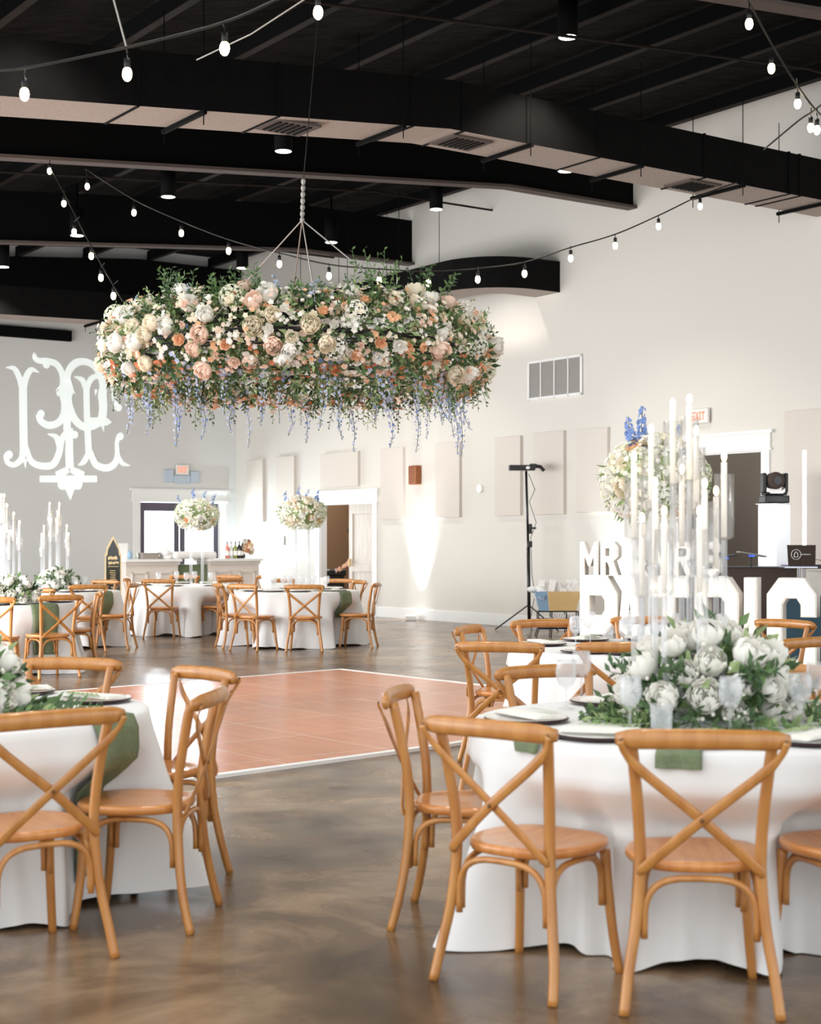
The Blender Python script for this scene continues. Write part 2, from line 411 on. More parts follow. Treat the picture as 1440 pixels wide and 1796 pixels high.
for x in (-5.4, -2.95, -.65, 1.05, 2.7, 4.4, 6.0):
    p = d1pt(x) + D1 * .36 - Vector((0, 0, .03)); m = MB()
    m.box(p, (.9, .04, .04), RW)
    for q in (-.42, .42): m.tube([p + D1 * q - Vector((0, 0, .12)), p + D1 * q + Vector((0, 0, 1.2))], .006, 5)
    m.build('hanger_rail', M['beam'], duct)
for x in (-1.8, .4, 3.95):
    p = d1pt(x) + D1 * .34; g = MB(); g.box(p - Vector((0, 0, .012)), (.45, .54, .024), RW)
    gr = g.build('vent_grille', M['flange'], duct)
    g = MB()
    for q in range(6):
        g.box(p + D2 * ((q - 2.5) * .07) - Vector((0, 0, .028)), (.34, .03, .014), RW)
    g.build('louvre', M['black'], gr)
# far duct with an elbow
d2 = thing('air_duct', 'far black air duct curving into the wall above the grey vent', 'air duct', (0, 0, 0))
zb = 5.5; hh = .5
leg = Vector((.067, 25.7, zb)); el = Vector((.54, 25.02, zb))
cpts = [(-2.67 + D1.x * 0, 29.6, zb), leg, el]
path = [Vector(c) for c in cpts]; dirs = [D2, D2, D2]
# elbow: turn from -D1 heading to +D2 heading, centre lies on wall side
R_ = 1.05; cen = el + D2 * R_
for i in range(1, 9):
    a = PI / 2 * i / 8
    off = (-D2 * math.cos(a) - D1 * math.sin(a)) * R_
    path.append(cen + off); dirs.append((D2 * math.cos(a) + D1 * math.sin(a)))
endp = path[-1]; need = (P0 + D1 * 0 - endp).dot(D2)
path.append(endp + D2 * max(.1, need)); dirs.append(D1)
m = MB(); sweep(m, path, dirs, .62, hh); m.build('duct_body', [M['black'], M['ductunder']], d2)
m = MB()
p1 = Vector((-2.67, 29.6, zb)) + D2 * .3
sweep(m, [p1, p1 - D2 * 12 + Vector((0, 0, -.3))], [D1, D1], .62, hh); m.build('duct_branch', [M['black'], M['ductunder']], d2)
for u in (.3, 1.9, 3.5):
    p = leg + D1 * u + D2 * .31 - Vector((0, 0, .02)); m = MB(); m.box(p, (.04, .9, .04), RW)
    for q in (-.42, .42): m.tube([p + D2 * q, p + D2 * q + Vector((0, 0, 1.9))], .006, 5)
    m.build('hanger_rail', M['beam'], d2)
for u in (3.8, 5.9, 8.0):
    p = p1 - D2 * u + D1 * .31 + Vector((0, 0, -.02 - u * .025)); m = MB(); m.box(p, (.9, .04, .04), RW)
    for q in (-.42, .42): m.tube([p + D1 * q - Vector((0, 0, .1)), p + D1 * q + Vector((0, 0, 1.0))], .006, 5)
    m.build('hanger_rail', M['beam'], d2)
# thin conduits parallel to rafters
for t, z in ((-8.6, 6.9), (-5.2, 7.1), (.4, 7.15), (5.5, 7.1)):
    m = MB(); m.tube([rp(t, -.0, z), rp(t, SB, z), rp(t, SE, z - (SE - SB) * PITCH)], .018, 6)
    tag(m.build('ceiling_pipe', M['purlin']), 'thin dark pipe running beneath the roof, %s' % {-8.6: 'closest to the camera', -5.2: 'above the long duct', .4: 'behind the long duct', 5.5: 'near the far duct'}[t], 'pipe')
# can downlights
CANS = [(996, 65, 16.5, 'large can near the top, above the long duct'), (497, 265, 19, 'can hanging against the first rafter below the duct'),
        (295, 345, 22.8, 'can hanging left between the two rafters'), (765, 367, 25.2, 'can beside the upper end of the panel wall'),
        (992, 300, 21, 'can just below the duct at the rafter end'), (581, 425, 26, 'can in front of the second rafter above flowers'),
        (425, 470, 28.3, 'can under the second rafter near the wall corner'), (135, 413, 24, 'can in front of second rafter beside string bulbs'),
        (5, 468, 26, 'can cut by the picture edge above the far duct')]
can0 = None
for px, py, D, lb in CANS:
    p = at(px, py, D)
    lab = 'added unseen black cylinder downlight, ' + lb
    if can0 is None:
        can0 = thing('ceiling_light', lab, 'ceiling light', p, 0, 'black can downlights under the roof')
        m = MB(); m.lathe([(.11, 0), (.11, .42), (.02, .43), (.02, .8)], n=24, cap=True); m.build('housing', M['beam'], can0, True)
        m = MB(); m.lathe([(.001, -.004), (.1, -.004)], n=24); m.build('lens', M['lens'], can0)
    else: dup(can0, p, 0, lab)
    l = bpy.data.lights.new('downlight', 'SPOT'); l.energy = 260; l.spot_size = 1.9; l.spot_blend = .6; l.shadow_soft_size = .1; l.color = (1, .93, .84)
    lo = bpy.data.objects.new('downlight_lamp', l); COL.objects.link(lo); lo.location = p - Vector((0, 0, .03))
for px, py, D, lb in ((300, -500, 9, 'can above the front tables, beyond the picture top'), (1150, -500, 9, 'second can above the front tables'), (100, -250, 13, 'can above the dance floor'), (1300, -300, 13, 'can above the second table'), (720, -900, 5.5, 'can over the aisle')):  # unseen downlights, added to light the tables and floor from above
    p = at(px, py, D); p.z = 6.5; dup(can0, p, 0, 'added unseen black cylinder downlight, ' + lb)
    l = bpy.data.lights.new('downlight', 'SPOT'); l.energy = 260; l.spot_size = 1.9; l.spot_blend = .6; l.shadow_soft_size = .15; l.color = (1, .95, .88)
    lo = bpy.data.objects.new('downlight_lamp', l); COL.objects.link(lo); lo.location = p - Vector((0, 0, .03))
# ---------------------------------------------------------------- string lights
bulb_me = MB().ell((0, 0, -.125), (.027, .027, .04), 12, 8).mesh('bulb', M['bulb'], True)
sock_me = MB().lathe([(.004, 0), (.004, -.035), (.018, -.04), (.018, -.09), (.012, -.095)], n=10, cap=True).mesh('socket', M['socket'], True)
def string(label, wirepts, bulbs, drop=.165, r=.008):
    st = thing('string_light', label, 'string light', (0, 0, 0))
    m = MB(); P = [at(*w_) for w_ in wirepts]
    pp = []
    for i in range(len(P) - 1):
        a, b, c, d = P[max(i - 1, 0)], P[i], P[i + 1], P[min(i + 2, len(P) - 1)]
        for k in range(5):
            t = k / 5; pp.append(.5 * ((2 * b) + (c - a) * t + (2 * a - 5 * b + 4 * c - d) * t * t + (3 * b - a - 3 * c + d) * t ** 3))
    pp.append(P[-1]); m.tube(pp, r, 5); m.build('wire', M['wire'], st, True)
    for px, py, D in bulbs:
        b = at(px, py, D); dist = min(range(len(pp)), key=lambda i: abs((pp[i].x / pp[i].y - b.x / b.y)) + abs(pp[i].y - b.y) * .0003 + abs(pp[i].z - b.z) * .02)
        top = b + Vector((0, 0, .125)); so = place(sock_me, 'socket', st, top)
        place(bulb_me, 'bulb', so)
        m = MB(); m.tube([top - Vector((0, 0, .01)), Vector((pp[dist].x, pp[dist].y, max(pp[dist].z, top.z + .005)))], .005, 4); m.build('drop_wire', M['wire'], st)
def lerpD(L, d0, d1):
    n = len(L) - 1
    return [(x, y, d0 + (d1 - d0) * i / max(n, 1)) for i, (x, y) in enumerate(L)]
string('string of warm bulbs sagging across the upper corner over the duct', lerpD([(-20, 124), (45, 119), (222, 83), (390, 40), (490, -3)], 8.6, 8.2), lerpD([(43, 165), (223, 130), (394, 85)], 8.6, 8.3))
string('bulb string crossing the top edge of the ceiling', lerpD([(500, -30), (558, -6), (640, -20)], 8.6, 8.6), [(558, 22, 8.6)])
string('string of three bulbs running down the wall side of the ceiling', lerpD([(1305, -5), (1314, 5), (1355, 80), (1397, 148), (1433, 195), (1460, 215)], 10.2, 12.5), lerpD([(1314, 42), (1353, 120), (1399, 182)], 10.4, 11.8))
string('pair of bulbs hanging at the wall where strings meet', [(1340, 262, 13.5), (1400, 212, 12.5), (1423, 197, 12.3), (1445, 180, 12)], [(1422, 224, 12.4), (1433, 228, 12.2)])
string('string of bulbs dropping steeply toward the flower chandelier', [(85, 288, 18), (112, 338, 17.4), (160, 432, 16.4), (215, 528, 15.4)], [(87, 300, 17.9), (112, 357, 17.5), (130, 407, 17), (160, 449, 16.5), (177, 487, 16.1), (199, 519, 15.7)])
WB = [(150, 296), (235, 350), (318, 388), (401, 420), (490, 444), (577, 464), (665, 472), (751, 476), (838, 471), (920, 460), (1001, 434), (1079, 411), (1155, 378), (1228, 343), (1292, 320)]
def wd(px): return 15.6 + 2.6 * ((px - 700) / 560) ** 2 if px < 700 else 15.6 + 2.2 * ((px - 700) / 560) ** 2
string('longest bulb string sagging from rafter to the wall side', [(x, y, wd(x)) for x, y in WB], [(x, y, wd(x)) for x, y in [(153, 327), (235, 373), (318, 409), (401, 440), (490, 463), (577, 484), (665, 492), (751, 496), (838, 490), (920, 480), (1001, 453), (1079, 431), (1155, 397), (1228, 362)]])
m = MB(); m.tube([at(345, 105, 9), at(440, 60, 8.6), at(540, -5, 8)], .004, 5); tag(m.build('support_cable', M['steelwire']), 'pale steel cable crossing the string lights at the top', 'cable')
m = MB(); m.tube([at(198, -5, 8.6), at(222, 84, 8.55)], .006, 5); tag(m.build('support_cable', M['steelwire']), 'short steel cable holding up the string beside the second bulb', 'cable')
# ================================================================ WALL FITTINGS
def wp(px0, px1, y0, y1, depth, name, material, pyref=None):
    t0, t1 = wt(px0), wt(px1); tm = t1
    m = MB(); wallbox(m, t0, t1, wz(t0, y1), wz(t0, y0), -depth, -.0); return m.build(name, material, bevel=.004)
PAN = [(436, 465, 808, 916, 'first tall panel from the corner'), (488, 520, 802, 908, 'second tall panel, behind the tall white flowers'), (566, 632, 797, 856, 'wide low panel above the hallway doorway'),
       (672, 711, 788, 912, 'tall panel between doorway and copper sconce'), (768, 810, 778, 908, 'tall panel next to the round thermostat'), (872, 917, 768, 905, 'tall panel left of the projector stand'),
       (940, 993, 760, 903, 'tall panel behind the projector stand'), (1016, 1070, 754, 899, 'tall panel above the marquee letters'), (1381, 1470, 722, 1000, 'widest panel at the picture edge behind the light tube')]
for a, b, c, d, lb in PAN:
    tag(wp(a, b, c, d, .06, 'acoustic_panel', M['panel']), 'beige fabric acoustic panel, ' + lb, 'wall panel', 'acoustic panels on the wall')
# vent
t0, t1 = wt(927), wt(1023); z0, z1 = wz(t0, 703), wz(t0, 635)
vt = thing('wall_vent', 'large grey louvred return vent high on the wall', 'vent', P0 + D1 * t0)
m = MB()
for a, b, c, d in ((t0, t0 - .05, z0, z1), (t1 + .05, t1, z0, z1), (t0, t1, z0, z0 + .04), (t0, t1, z1 - .04, z1)): wallbox(m, a, b, c, d, -.03, 0)
for i in (1, 2, 3):
    q = t0 + (t1 - t0) * i / 4; wallbox(m, q - .012, q + .012, z0, z1, -.03, 0)
o = m.build('vent_frame', M['trim']); o.parent = vt; o.matrix_parent_inverse = Matrix.Translation(-vt.location)
m = MB(); n = 26
for i in range(n):
    z = z0 + .04 + (z1 - z0 - .08) * (i + .5) / n; wallbox(m, t0, t1, z - .009, z + .006, -.022, -.004)
o = m.build('louvres', M['ventm']); o.parent = vt; o.matrix_parent_inverse = Matrix.Translation(-vt.location)
# sconce, thermostat, frame
m = MB(); t = wt(733); zz = wz(t, 834)
wallbox(m, t + .12, t - .12, zz - .17, zz + .18, -.14, 0); tag(m.build('wall_sconce', M['copper'], bevel=.02), 'square copper wall sconce above the bright wall wash', 'wall lamp')
t = wt(844); m = MB(); zz = wz(t, 857); c = P0 + D1 * t + Vector((0, 0, zz)); m.tube([c, c - D2 * .05], .075, 20); tag(m.build('thermostat', M['trim']), 'small round white thermostat between two beige panels', 'thermostat')
fr = thing('picture_frame', 'small grey framed notice on wall beside hallway doorway', 'frame', (0, 0, 0))
t0, t1 = wt(489), wt(500); m = MB(); wallbox(m, t0, t1, wz(t0, 956), wz(t0, 940), -.02, 0); m.build('frame', M['ventm'], fr)
m = MB(); wallbox(m, t0 - .04, t1 + .04, wz(t0, 953), wz(t0, 943), -.024, -.02); m.build('paper', M['plate'], fr)
# 5x7 block letters for small signs
FONT = {'E': '11111 10000 10000 11110 10000 10000 11111', 'X': '10001 01010 01010 00100 01010 01010 10001', 'I': '111 010 010 010 010 010 111', 'T': '11111 00100 00100 00100 00100 00100 00100'}
def signtext(mb, txt, org, ux, w, h, nrm):
    rows = [FONT[c].split() for c in txt]; tot = sum(len(r[0]) + 1 for r in rows) - 1; cw = w / tot; chh = h / 7; x = 0
    for r in rows:
        for j, row in enumerate(r):
            for i, b in enumerate(row):
                if b == '1':
                    a = org + ux * ((x + i) * cw) + Vector((0, 0, h - (j + 1) * chh)) + nrm * .004
                    mb.quad(a, a + ux * cw, a + ux * cw + Vector((0, 0, chh)), a + Vector((0, 0, chh)))
        x += len(r[0]) + 1
# exit sign by right doorway: flag sign standing out of the wall
def exitsign(c, ux, nrm, w, h, label):
    e = thing('exit_sign', label, 'exit sign', c)
    R = Matrix(((ux.x, nrm.x, 0), (ux.y, nrm.y, 0), (0, 0, 1)))
    m = MB(); m.box((0, 0, 0), (w, .05, h), R); m.build('sign_box', M['exitface'], e, bevel=.015)
    m = MB(); signtext(m, 'EXIT', ux * (-w * .38) + Vector((0, 0, -h * .27)) + nrm * .026, ux, w * .72, h * .54, nrm); m.build('exit_letters', M['exitred'], e)
t = wt(1232); p = P0 + D1 * t - D2 * .05; p.z = wz(t, 730)
exitsign(p, -D1, -D2, .36, .22, 'white exit sign with orange letters above taupe doorway')
s_ = ws(318); p = CORN - D2 * s_ - D1 * .05; p.z = wfz(s_, 824)
exitsign(p, D2, -D1, .30, .22, 'small exit sign with orange letters above the glass doors')
m = MB(); farbox(m, s_ - .42, s_ - .2, p.z - .28, p.z - .02, -.05, 0); farbox(m, s_ + .2, s_ + .42, p.z - .28, p.z - .0, -.05, 0); farbox(m, s_ - .2, s_ + .2, p.z - .30, p.z - .12, -.05, 0)
tag(m.build('emergency_light', M['emerg'], bevel=.02), 'pale blue-grey emergency light unit around the small exit sign', 'emergency light')
# uplights
def uplight(p, e, col, label, rot=(0, 0, 0), size=.9):
    u = thing('floor_uplight', label, 'uplight', p)
    m = MB(); m.box((0, 0, .05), (.2, .14, .08)); m.build('lamp_body', M['trim'], u, bevel=.01)
    m = MB(); m.box((0, 0, .096), (.16, .1, .008)); m.build('lamp_lens', M['tube'], u)
    l = bpy.data.lights.new('uplight', 'SPOT'); l.energy = e; l.spot_size = size; l.spot_blend = .9; l.color = col; l.shadow_soft_size = .05
    lo = bpy.data.objects.new('uplight_lamp', l); COL.objects.link(lo); lo.location = Vector(p) + Vector((0, 0, .15)); lo.rotation_euler = rot
    return lo
def aim(o, target): o.rotation_euler = (Vector(target) - o.location).to_track_quat('-Z', 'Y').to_euler()
for px, off, e, col, lb in ((740, .25, 330, (.92, .97, 1), 'small white floor uplight washing the wall by the copper sconce'), (430, .3, 260, (.7, .9, 1), 'floor uplight in the far corner of the room'), (1085, .3, 200, (.8, .93, 1), 'floor uplight behind the marquee letters')):
    t = wt(px); p = P0 + D1 * t - D2 * off; lo = uplight(p, e, col, lb); aim(lo, P0 + D1 * t + Vector((0, 0, 3.4)) - D2 * .0)
l = bpy.data.lights.new('sconce_beam', 'SPOT'); l.energy = 220; l.spot_size = .5; l.spot_blend = .9; l.color = (1, .98, .95); l.shadow_soft_size = .04
lo = bpy.data.objects.new('sconce_lamp', l); COL.objects.link(lo); t = wt(735); lo.location = P0 + D1 * t - D2 * .18 + Vector((0, 0, wz(t, 834) - .2)); aim(lo, P0 + D1 * t - D2 * .05)
# projected monogram on the far wall, its light built as faintly glowing strokes
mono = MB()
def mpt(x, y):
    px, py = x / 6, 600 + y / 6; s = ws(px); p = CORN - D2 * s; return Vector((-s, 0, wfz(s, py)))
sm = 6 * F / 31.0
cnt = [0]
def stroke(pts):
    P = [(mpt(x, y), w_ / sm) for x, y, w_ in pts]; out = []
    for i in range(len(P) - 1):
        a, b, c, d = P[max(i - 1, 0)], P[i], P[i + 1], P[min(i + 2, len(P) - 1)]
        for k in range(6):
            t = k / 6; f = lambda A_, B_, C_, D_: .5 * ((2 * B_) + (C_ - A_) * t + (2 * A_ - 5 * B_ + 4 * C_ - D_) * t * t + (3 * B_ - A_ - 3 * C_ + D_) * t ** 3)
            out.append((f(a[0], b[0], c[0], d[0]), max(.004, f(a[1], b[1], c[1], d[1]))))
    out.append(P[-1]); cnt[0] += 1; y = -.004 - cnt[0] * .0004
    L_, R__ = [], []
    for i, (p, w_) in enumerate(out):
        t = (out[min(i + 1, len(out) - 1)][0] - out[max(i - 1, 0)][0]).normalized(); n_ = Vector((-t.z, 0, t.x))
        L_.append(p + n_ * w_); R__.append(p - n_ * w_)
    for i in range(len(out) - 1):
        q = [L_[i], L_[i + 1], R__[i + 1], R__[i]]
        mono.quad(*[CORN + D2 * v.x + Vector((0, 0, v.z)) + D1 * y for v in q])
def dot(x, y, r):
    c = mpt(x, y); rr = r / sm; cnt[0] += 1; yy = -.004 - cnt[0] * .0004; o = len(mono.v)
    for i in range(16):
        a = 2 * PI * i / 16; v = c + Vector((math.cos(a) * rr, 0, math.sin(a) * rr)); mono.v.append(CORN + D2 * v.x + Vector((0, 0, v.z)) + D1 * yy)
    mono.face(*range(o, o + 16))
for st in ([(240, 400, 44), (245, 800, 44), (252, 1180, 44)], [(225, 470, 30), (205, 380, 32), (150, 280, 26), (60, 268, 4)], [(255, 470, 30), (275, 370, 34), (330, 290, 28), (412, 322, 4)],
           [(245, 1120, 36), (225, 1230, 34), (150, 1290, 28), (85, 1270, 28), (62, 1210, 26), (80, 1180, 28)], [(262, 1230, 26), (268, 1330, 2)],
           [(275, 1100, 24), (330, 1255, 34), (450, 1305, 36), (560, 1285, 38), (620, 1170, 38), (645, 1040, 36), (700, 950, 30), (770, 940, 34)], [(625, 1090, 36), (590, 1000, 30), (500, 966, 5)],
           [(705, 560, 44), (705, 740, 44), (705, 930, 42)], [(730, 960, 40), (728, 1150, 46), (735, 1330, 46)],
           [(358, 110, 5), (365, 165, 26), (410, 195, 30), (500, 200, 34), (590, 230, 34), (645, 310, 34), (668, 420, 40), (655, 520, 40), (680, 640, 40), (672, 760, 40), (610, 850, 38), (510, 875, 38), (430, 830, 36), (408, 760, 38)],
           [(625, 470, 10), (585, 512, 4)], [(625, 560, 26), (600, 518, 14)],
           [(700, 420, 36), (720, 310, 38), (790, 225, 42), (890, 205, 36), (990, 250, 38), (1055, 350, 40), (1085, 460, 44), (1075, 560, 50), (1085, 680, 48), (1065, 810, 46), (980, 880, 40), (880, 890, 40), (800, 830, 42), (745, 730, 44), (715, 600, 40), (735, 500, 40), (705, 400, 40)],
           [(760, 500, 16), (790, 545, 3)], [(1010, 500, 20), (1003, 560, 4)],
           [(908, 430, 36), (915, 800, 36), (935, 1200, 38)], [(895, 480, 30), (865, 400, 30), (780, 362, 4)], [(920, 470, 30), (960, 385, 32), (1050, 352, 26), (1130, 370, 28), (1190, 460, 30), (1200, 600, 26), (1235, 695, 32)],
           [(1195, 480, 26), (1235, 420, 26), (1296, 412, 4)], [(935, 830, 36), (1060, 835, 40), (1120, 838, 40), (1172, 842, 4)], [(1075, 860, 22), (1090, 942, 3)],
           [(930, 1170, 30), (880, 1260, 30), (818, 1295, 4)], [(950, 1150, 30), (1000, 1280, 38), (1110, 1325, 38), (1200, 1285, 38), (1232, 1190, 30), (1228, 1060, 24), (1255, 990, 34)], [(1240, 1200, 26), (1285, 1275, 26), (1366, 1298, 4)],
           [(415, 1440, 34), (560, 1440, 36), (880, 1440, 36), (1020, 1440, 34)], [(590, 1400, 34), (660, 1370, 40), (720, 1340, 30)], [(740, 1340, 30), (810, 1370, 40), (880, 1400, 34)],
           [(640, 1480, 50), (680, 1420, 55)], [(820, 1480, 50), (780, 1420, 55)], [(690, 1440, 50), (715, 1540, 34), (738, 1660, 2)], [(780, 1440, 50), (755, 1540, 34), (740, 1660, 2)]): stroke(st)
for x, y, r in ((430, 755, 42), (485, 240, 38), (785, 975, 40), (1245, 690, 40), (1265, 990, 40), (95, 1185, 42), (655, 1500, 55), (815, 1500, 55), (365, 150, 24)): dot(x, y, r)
tag(mono.build('monogram', M['mono']), 'large ornate white monogram of letters, projected light drawn as glowing strokes on the far wall', 'monogram')
# ================================================================ CROSS-BACK CHAIR
def crom(P, k=5):
    P = [Vector(p) for p in P]; out = []
    for i in range(len(P) - 1):
        a, b, c, d = P[max(i - 1, 0)], P[i], P[i + 1], P[min(i + 2, len(P) - 1)]
        for j in range(k):
            t = j / k; out.append(.5 * ((2 * b) + (c - a) * t + (2 * a - 5 * b + 4 * c - d) * t * t + (3 * b - a - 3 * c + d) * t ** 3))
    out.append(P[-1]); return out
REAR = [(.236, -.268, 0), (.222, -.238, .12), (.198, -.215, .27), (.184, -.205, .44), (.188, -.212, .58), (.200, -.235, .72), (.214, -.262, .85)]
def rearpt(sx, z):
    for a, b in zip(REAR, REAR[1:]):
        if a[2] <= z <= b[2]:
            t = (z - a[2]) / (b[2] - a[2]); return Vector((sx * (a[0] + (b[0] - a[0]) * t), a[1] + (b[1] - a[1]) * t, z))
FRONT = [(.205, .19, 0), (.190, .172, .14), (.178, .158, .30), (.172, .15, .42)]
def build_chair():
    t = thing('cross_back_chair', 'x', 'chair')
    # seat
    out = []
    for i in range(48):
        a = 2 * PI * i / 48; c, s_ = math.cos(a), math.sin(a)
        x = .224 * math.copysign(abs(c) ** .62, c); y = .215 * math.copysign(abs(s_) ** .72, s_)
        x *= 1 - .16 * max(0, -y / .215) - .05 * max(0, y / .215)
        out.append((x, y))
    m = MB(); rings = [(1.0, .445), (1.0, .455), (.985, .463), (.93, .465), (.8, .461), (.5, .457), (.0, .456)]
    bot = [(.0, .428), (.9, .428), (.97, .432), (1.0, .445)]
    seq = bot[:-1] + rings; n = 48; o = 0
    for f, z in seq:
        for x, y in out: m.v.append(Vector((x * f, y * f, z)))
    for i in range(len(seq) - 1):
        for j in range(n):
            a = i * n + j; b = i * n + (j + 1) % n; m.face(a, b, b + n, a + n)
    m.build('seat', M['seatwood'], t, True)
    for sx in (-1, 1):
        P = crom([(sx * x, y, z) for x, y, z in REAR], 4)
        m = MB(); m.tube(P, [.0165 + .002 * min(1, p.z / .4) for p in P], 10, up=(1, 0, 0)); m.build('leg', M['wood'], t, True)
        P = crom([(sx * x, y, z) for x, y, z in FRONT], 4)
        m = MB(); m.tube(P, [.0155 + .003 * p.z / .4 for p in P], 10, up=(1, 0, 0)); m.build('leg', M['wood'], t, True)
    # rail, curved backwards
    P = [(x, -.292 - .030 * (1 - (x / .262) ** 2) + .012, .858 - .006 * (x / .26) ** 2) for x in [(-.262 + .524 * i / 16) for i in range(17)]]
    rr = [.6, .88] + [1] * 13 + [.88, .6]
    m = MB(); m.tube(P, [.03 * r for r in rr], 14, up=(0, 0, 1), flat=(1.05, .62)); rl = m.build('top_rail', M['wood'], t, True)
    m = MB()
    for sx in (-1, 1): m.ell((sx * .246, -.312, .852), (.007, .004, .007), 8, 5)
    m.build('screw', M['screw'], rl)
    # X brace
    for k, sx in enumerate((-1, 1)):
        dy = -.012 * k
        a = Vector((sx * .250, -.314, .850)); b = Vector((sx * .205, -.285 + dy * .5, .775)); c = Vector((0, -.262 + dy, .606)); d = Vector((-sx * .168, -.236 + dy * .3, .455)); e = Vector((-sx * .175, -.226, .432))
        m = MB(); m.tube(crom([a, b, c, d, e], 4), [.011] * 4 + [.0165] * 13, 8, up=(0, -1, 0), flat=(.3, 1.0)); br = m.build('cross_brace', M['wood'], t, True)
        if k == 1:
            m = MB(); m.ell((0, -.279, .606), (.008, .004, .008), 8, 5); m.build('screw', M['screw'], br)
    # bentwood arches
    def arch(p, q, z0, z1, name='arch_brace'):
        p, q = Vector(p), Vector(q); pts = []
        for i in range(17):
            u = i / 16; a = PI * u; x = .5 - .5 * math.copysign(abs(math.cos(a)) ** .62, math.cos(a)); h = abs(math.sin(a)) ** .62
            v = p.lerp(q, x); v.z = z0 + (z1 - z0) * h; pts.append(v)
        pts = [Vector((pts[0].x, pts[0].y, z0 - .035))] + pts + [Vector((pts[-1].x, pts[-1].y, z0 - .035))]
        m = MB(); m.tube(pts, .0115, 8); m.build(name, M['wood'], t, True)
    arch((-.172, -.208, 0), (.172, -.208, 0), .26, .415)
    arch((-.155, .155, 0), (.155, .155, 0), .28, .415)
    for sx in (-1, 1): arch((sx * .178, -.185, 0), (sx * .168, .135, 0), .27, .412)
    return t
proto = build_chair(); used = [False]
TABLES = {}
CHAIRS = []
def chair(tb, mx, my, face, desc, scale=1):
    a = math.radians(face); fx, fy = math.cos(a), math.sin(a)
    loc = (mx + fx * .268, my + fy * .268, 0)
    CHAIRS.append((tb, loc, a, desc))
    lab = 'honey wood cross-back chair ' + desc
    grp = {'A': 'chairs round the front right table'}.get(tb, 'cross-back chairs round table ' + tb)
    if not used[0]:
        used[0] = True; proto.location = loc; proto.rotation_euler = (0, 0, a - PI / 2); proto['label'] = lab; proto['group'] = 'cross-back chairs at the banquet tables'; return proto
    return dup(proto, loc, a - PI / 2, lab, 1, 'cross-back chairs at the banquet tables')
TABLES = {'A': (1.137, 5.96), 'B': (1.55, 10.1), 'C': (-1.995, 6.36), 'D': (-4.65, 17.3), 'E': (-4.95, 21.4), 'F': (-3.5, 24.2), 'G': (-1.62, 21.6)}
TN = {'A': 'large front table with glass candlesticks', 'B': 'table under tall white and blue flowers', 'C': 'table cut by left edge', 'D': 'table with candlesticks at left edge', 'E': 'table by the black arched sign', 'F': 'table in front of the bar', 'G': 'table before the hallway doorway'}
for c in [
    ('A', .89, 4.70, 84, 'seen squarely from behind, biggest in view'),
    ('A', .26, 4.965, 51.5, 'turned diagonally beside the biggest frontal chair'),
    ('A', -.03, 5.99, -11, 'side-on beside the dance floor corner'),
    ('A', .63, 7.06, -66, 'facing us behind wine glasses and plates'),
    ('A', 1.75, 7.1, -118, 'half hidden behind white peonies and leaves'),
    ('A', 1.56, 4.86, 110, 'with only its seat corner in view'),
    ('B', .51, 8.75, 72, 'whose empty back overlaps three other chairs'),
    ('B', 1.20, 8.72, 84, 'directly behind the white peony mound'),
    ('B', .41, 10.4, -22, 'small, turned in front of wall wash'),
    ('B', .97, 11.2, -66, 'facing us below the basket stand'),
    ('B', 1.77, 11.6, -98, 'just visible behind candlesticks, below letters'),
    ('B', 2.70, 11.15, -140, 'facing us below the letter C'),
    ('B', 2.36, 9.15, 125, 'whose tilted rail crosses the picture edge'),
    ('B', 2.85, 10.1, 176, 'mostly cut off by the picture edge'),
    ('C', -1.22, 5.24, 127, 'large, cut off at the picture edge'),
    ('C', -.79, 5.935, 174, 'side-on beside the long green runner'),
    ('C', -.945, 6.94, 220, 'turned toward us against the dance floor'),
    ('C', -1.66, 7.5, 258, 'facing us behind the white plates'),
    ('D', -3.70, 16.25, 130, 'in front of the dark green runner'),
    ('D', -3.55, 17.5, 195, 'behind the one with green runner'),
    ('D', -4.28, 15.7, 92, 'with half its back at picture edge'),
    ('D', -4.55, 18.6, 265, 'tiny between the two candlestick groups'),
    ('E', -4.2, 20.05, 115, 'with broad rail beside low peonies'),
    ('E', -3.75, 20.8, 176, 'side-on just right of black sign'),
    ('E', -4.45, 22.4, 240, 'behind table by the black sign'),
    ('F', -4.43, 24.1, 5, 'side-on at sign end of bar'),
    ('F', -3.74, 22.85, 83, 'seen squarely before the bar front'),
    ('F', -2.75, 23.4, 140, 'rear of the cluster before the bar'),
    ('F', -3.0, 25.4, 240, 'peeking over table before the bar'),
    ('F', -3.75, 25.5, 265, 'directly before the green bar opening'),
    ('G', -2.6, 20.9, 20, 'side-on, outer chair of middle cluster'),
    ('G', -2.2, 20.25, 55, 'diagonal, foremost chair of middle cluster'),
    ('G', -1.385, 20.05, 91, 'seen squarely before the hallway table'),
    ('G', -.48, 21.0, 172, 'side-on nearest the white baseboard'),
    ('G', -.75, 22.3, 203, 'narrow, behind the one near baseboard'),
    ('G', -1.07, 23.0, 250, 'facing us in front of black cart'),
    ('G', -1.95, 23.1, 298, 'facing us behind the white menu card'),
    ('G', -2.45, 25.3, 205, 'small, alone before the bar end')]: chair(*c)
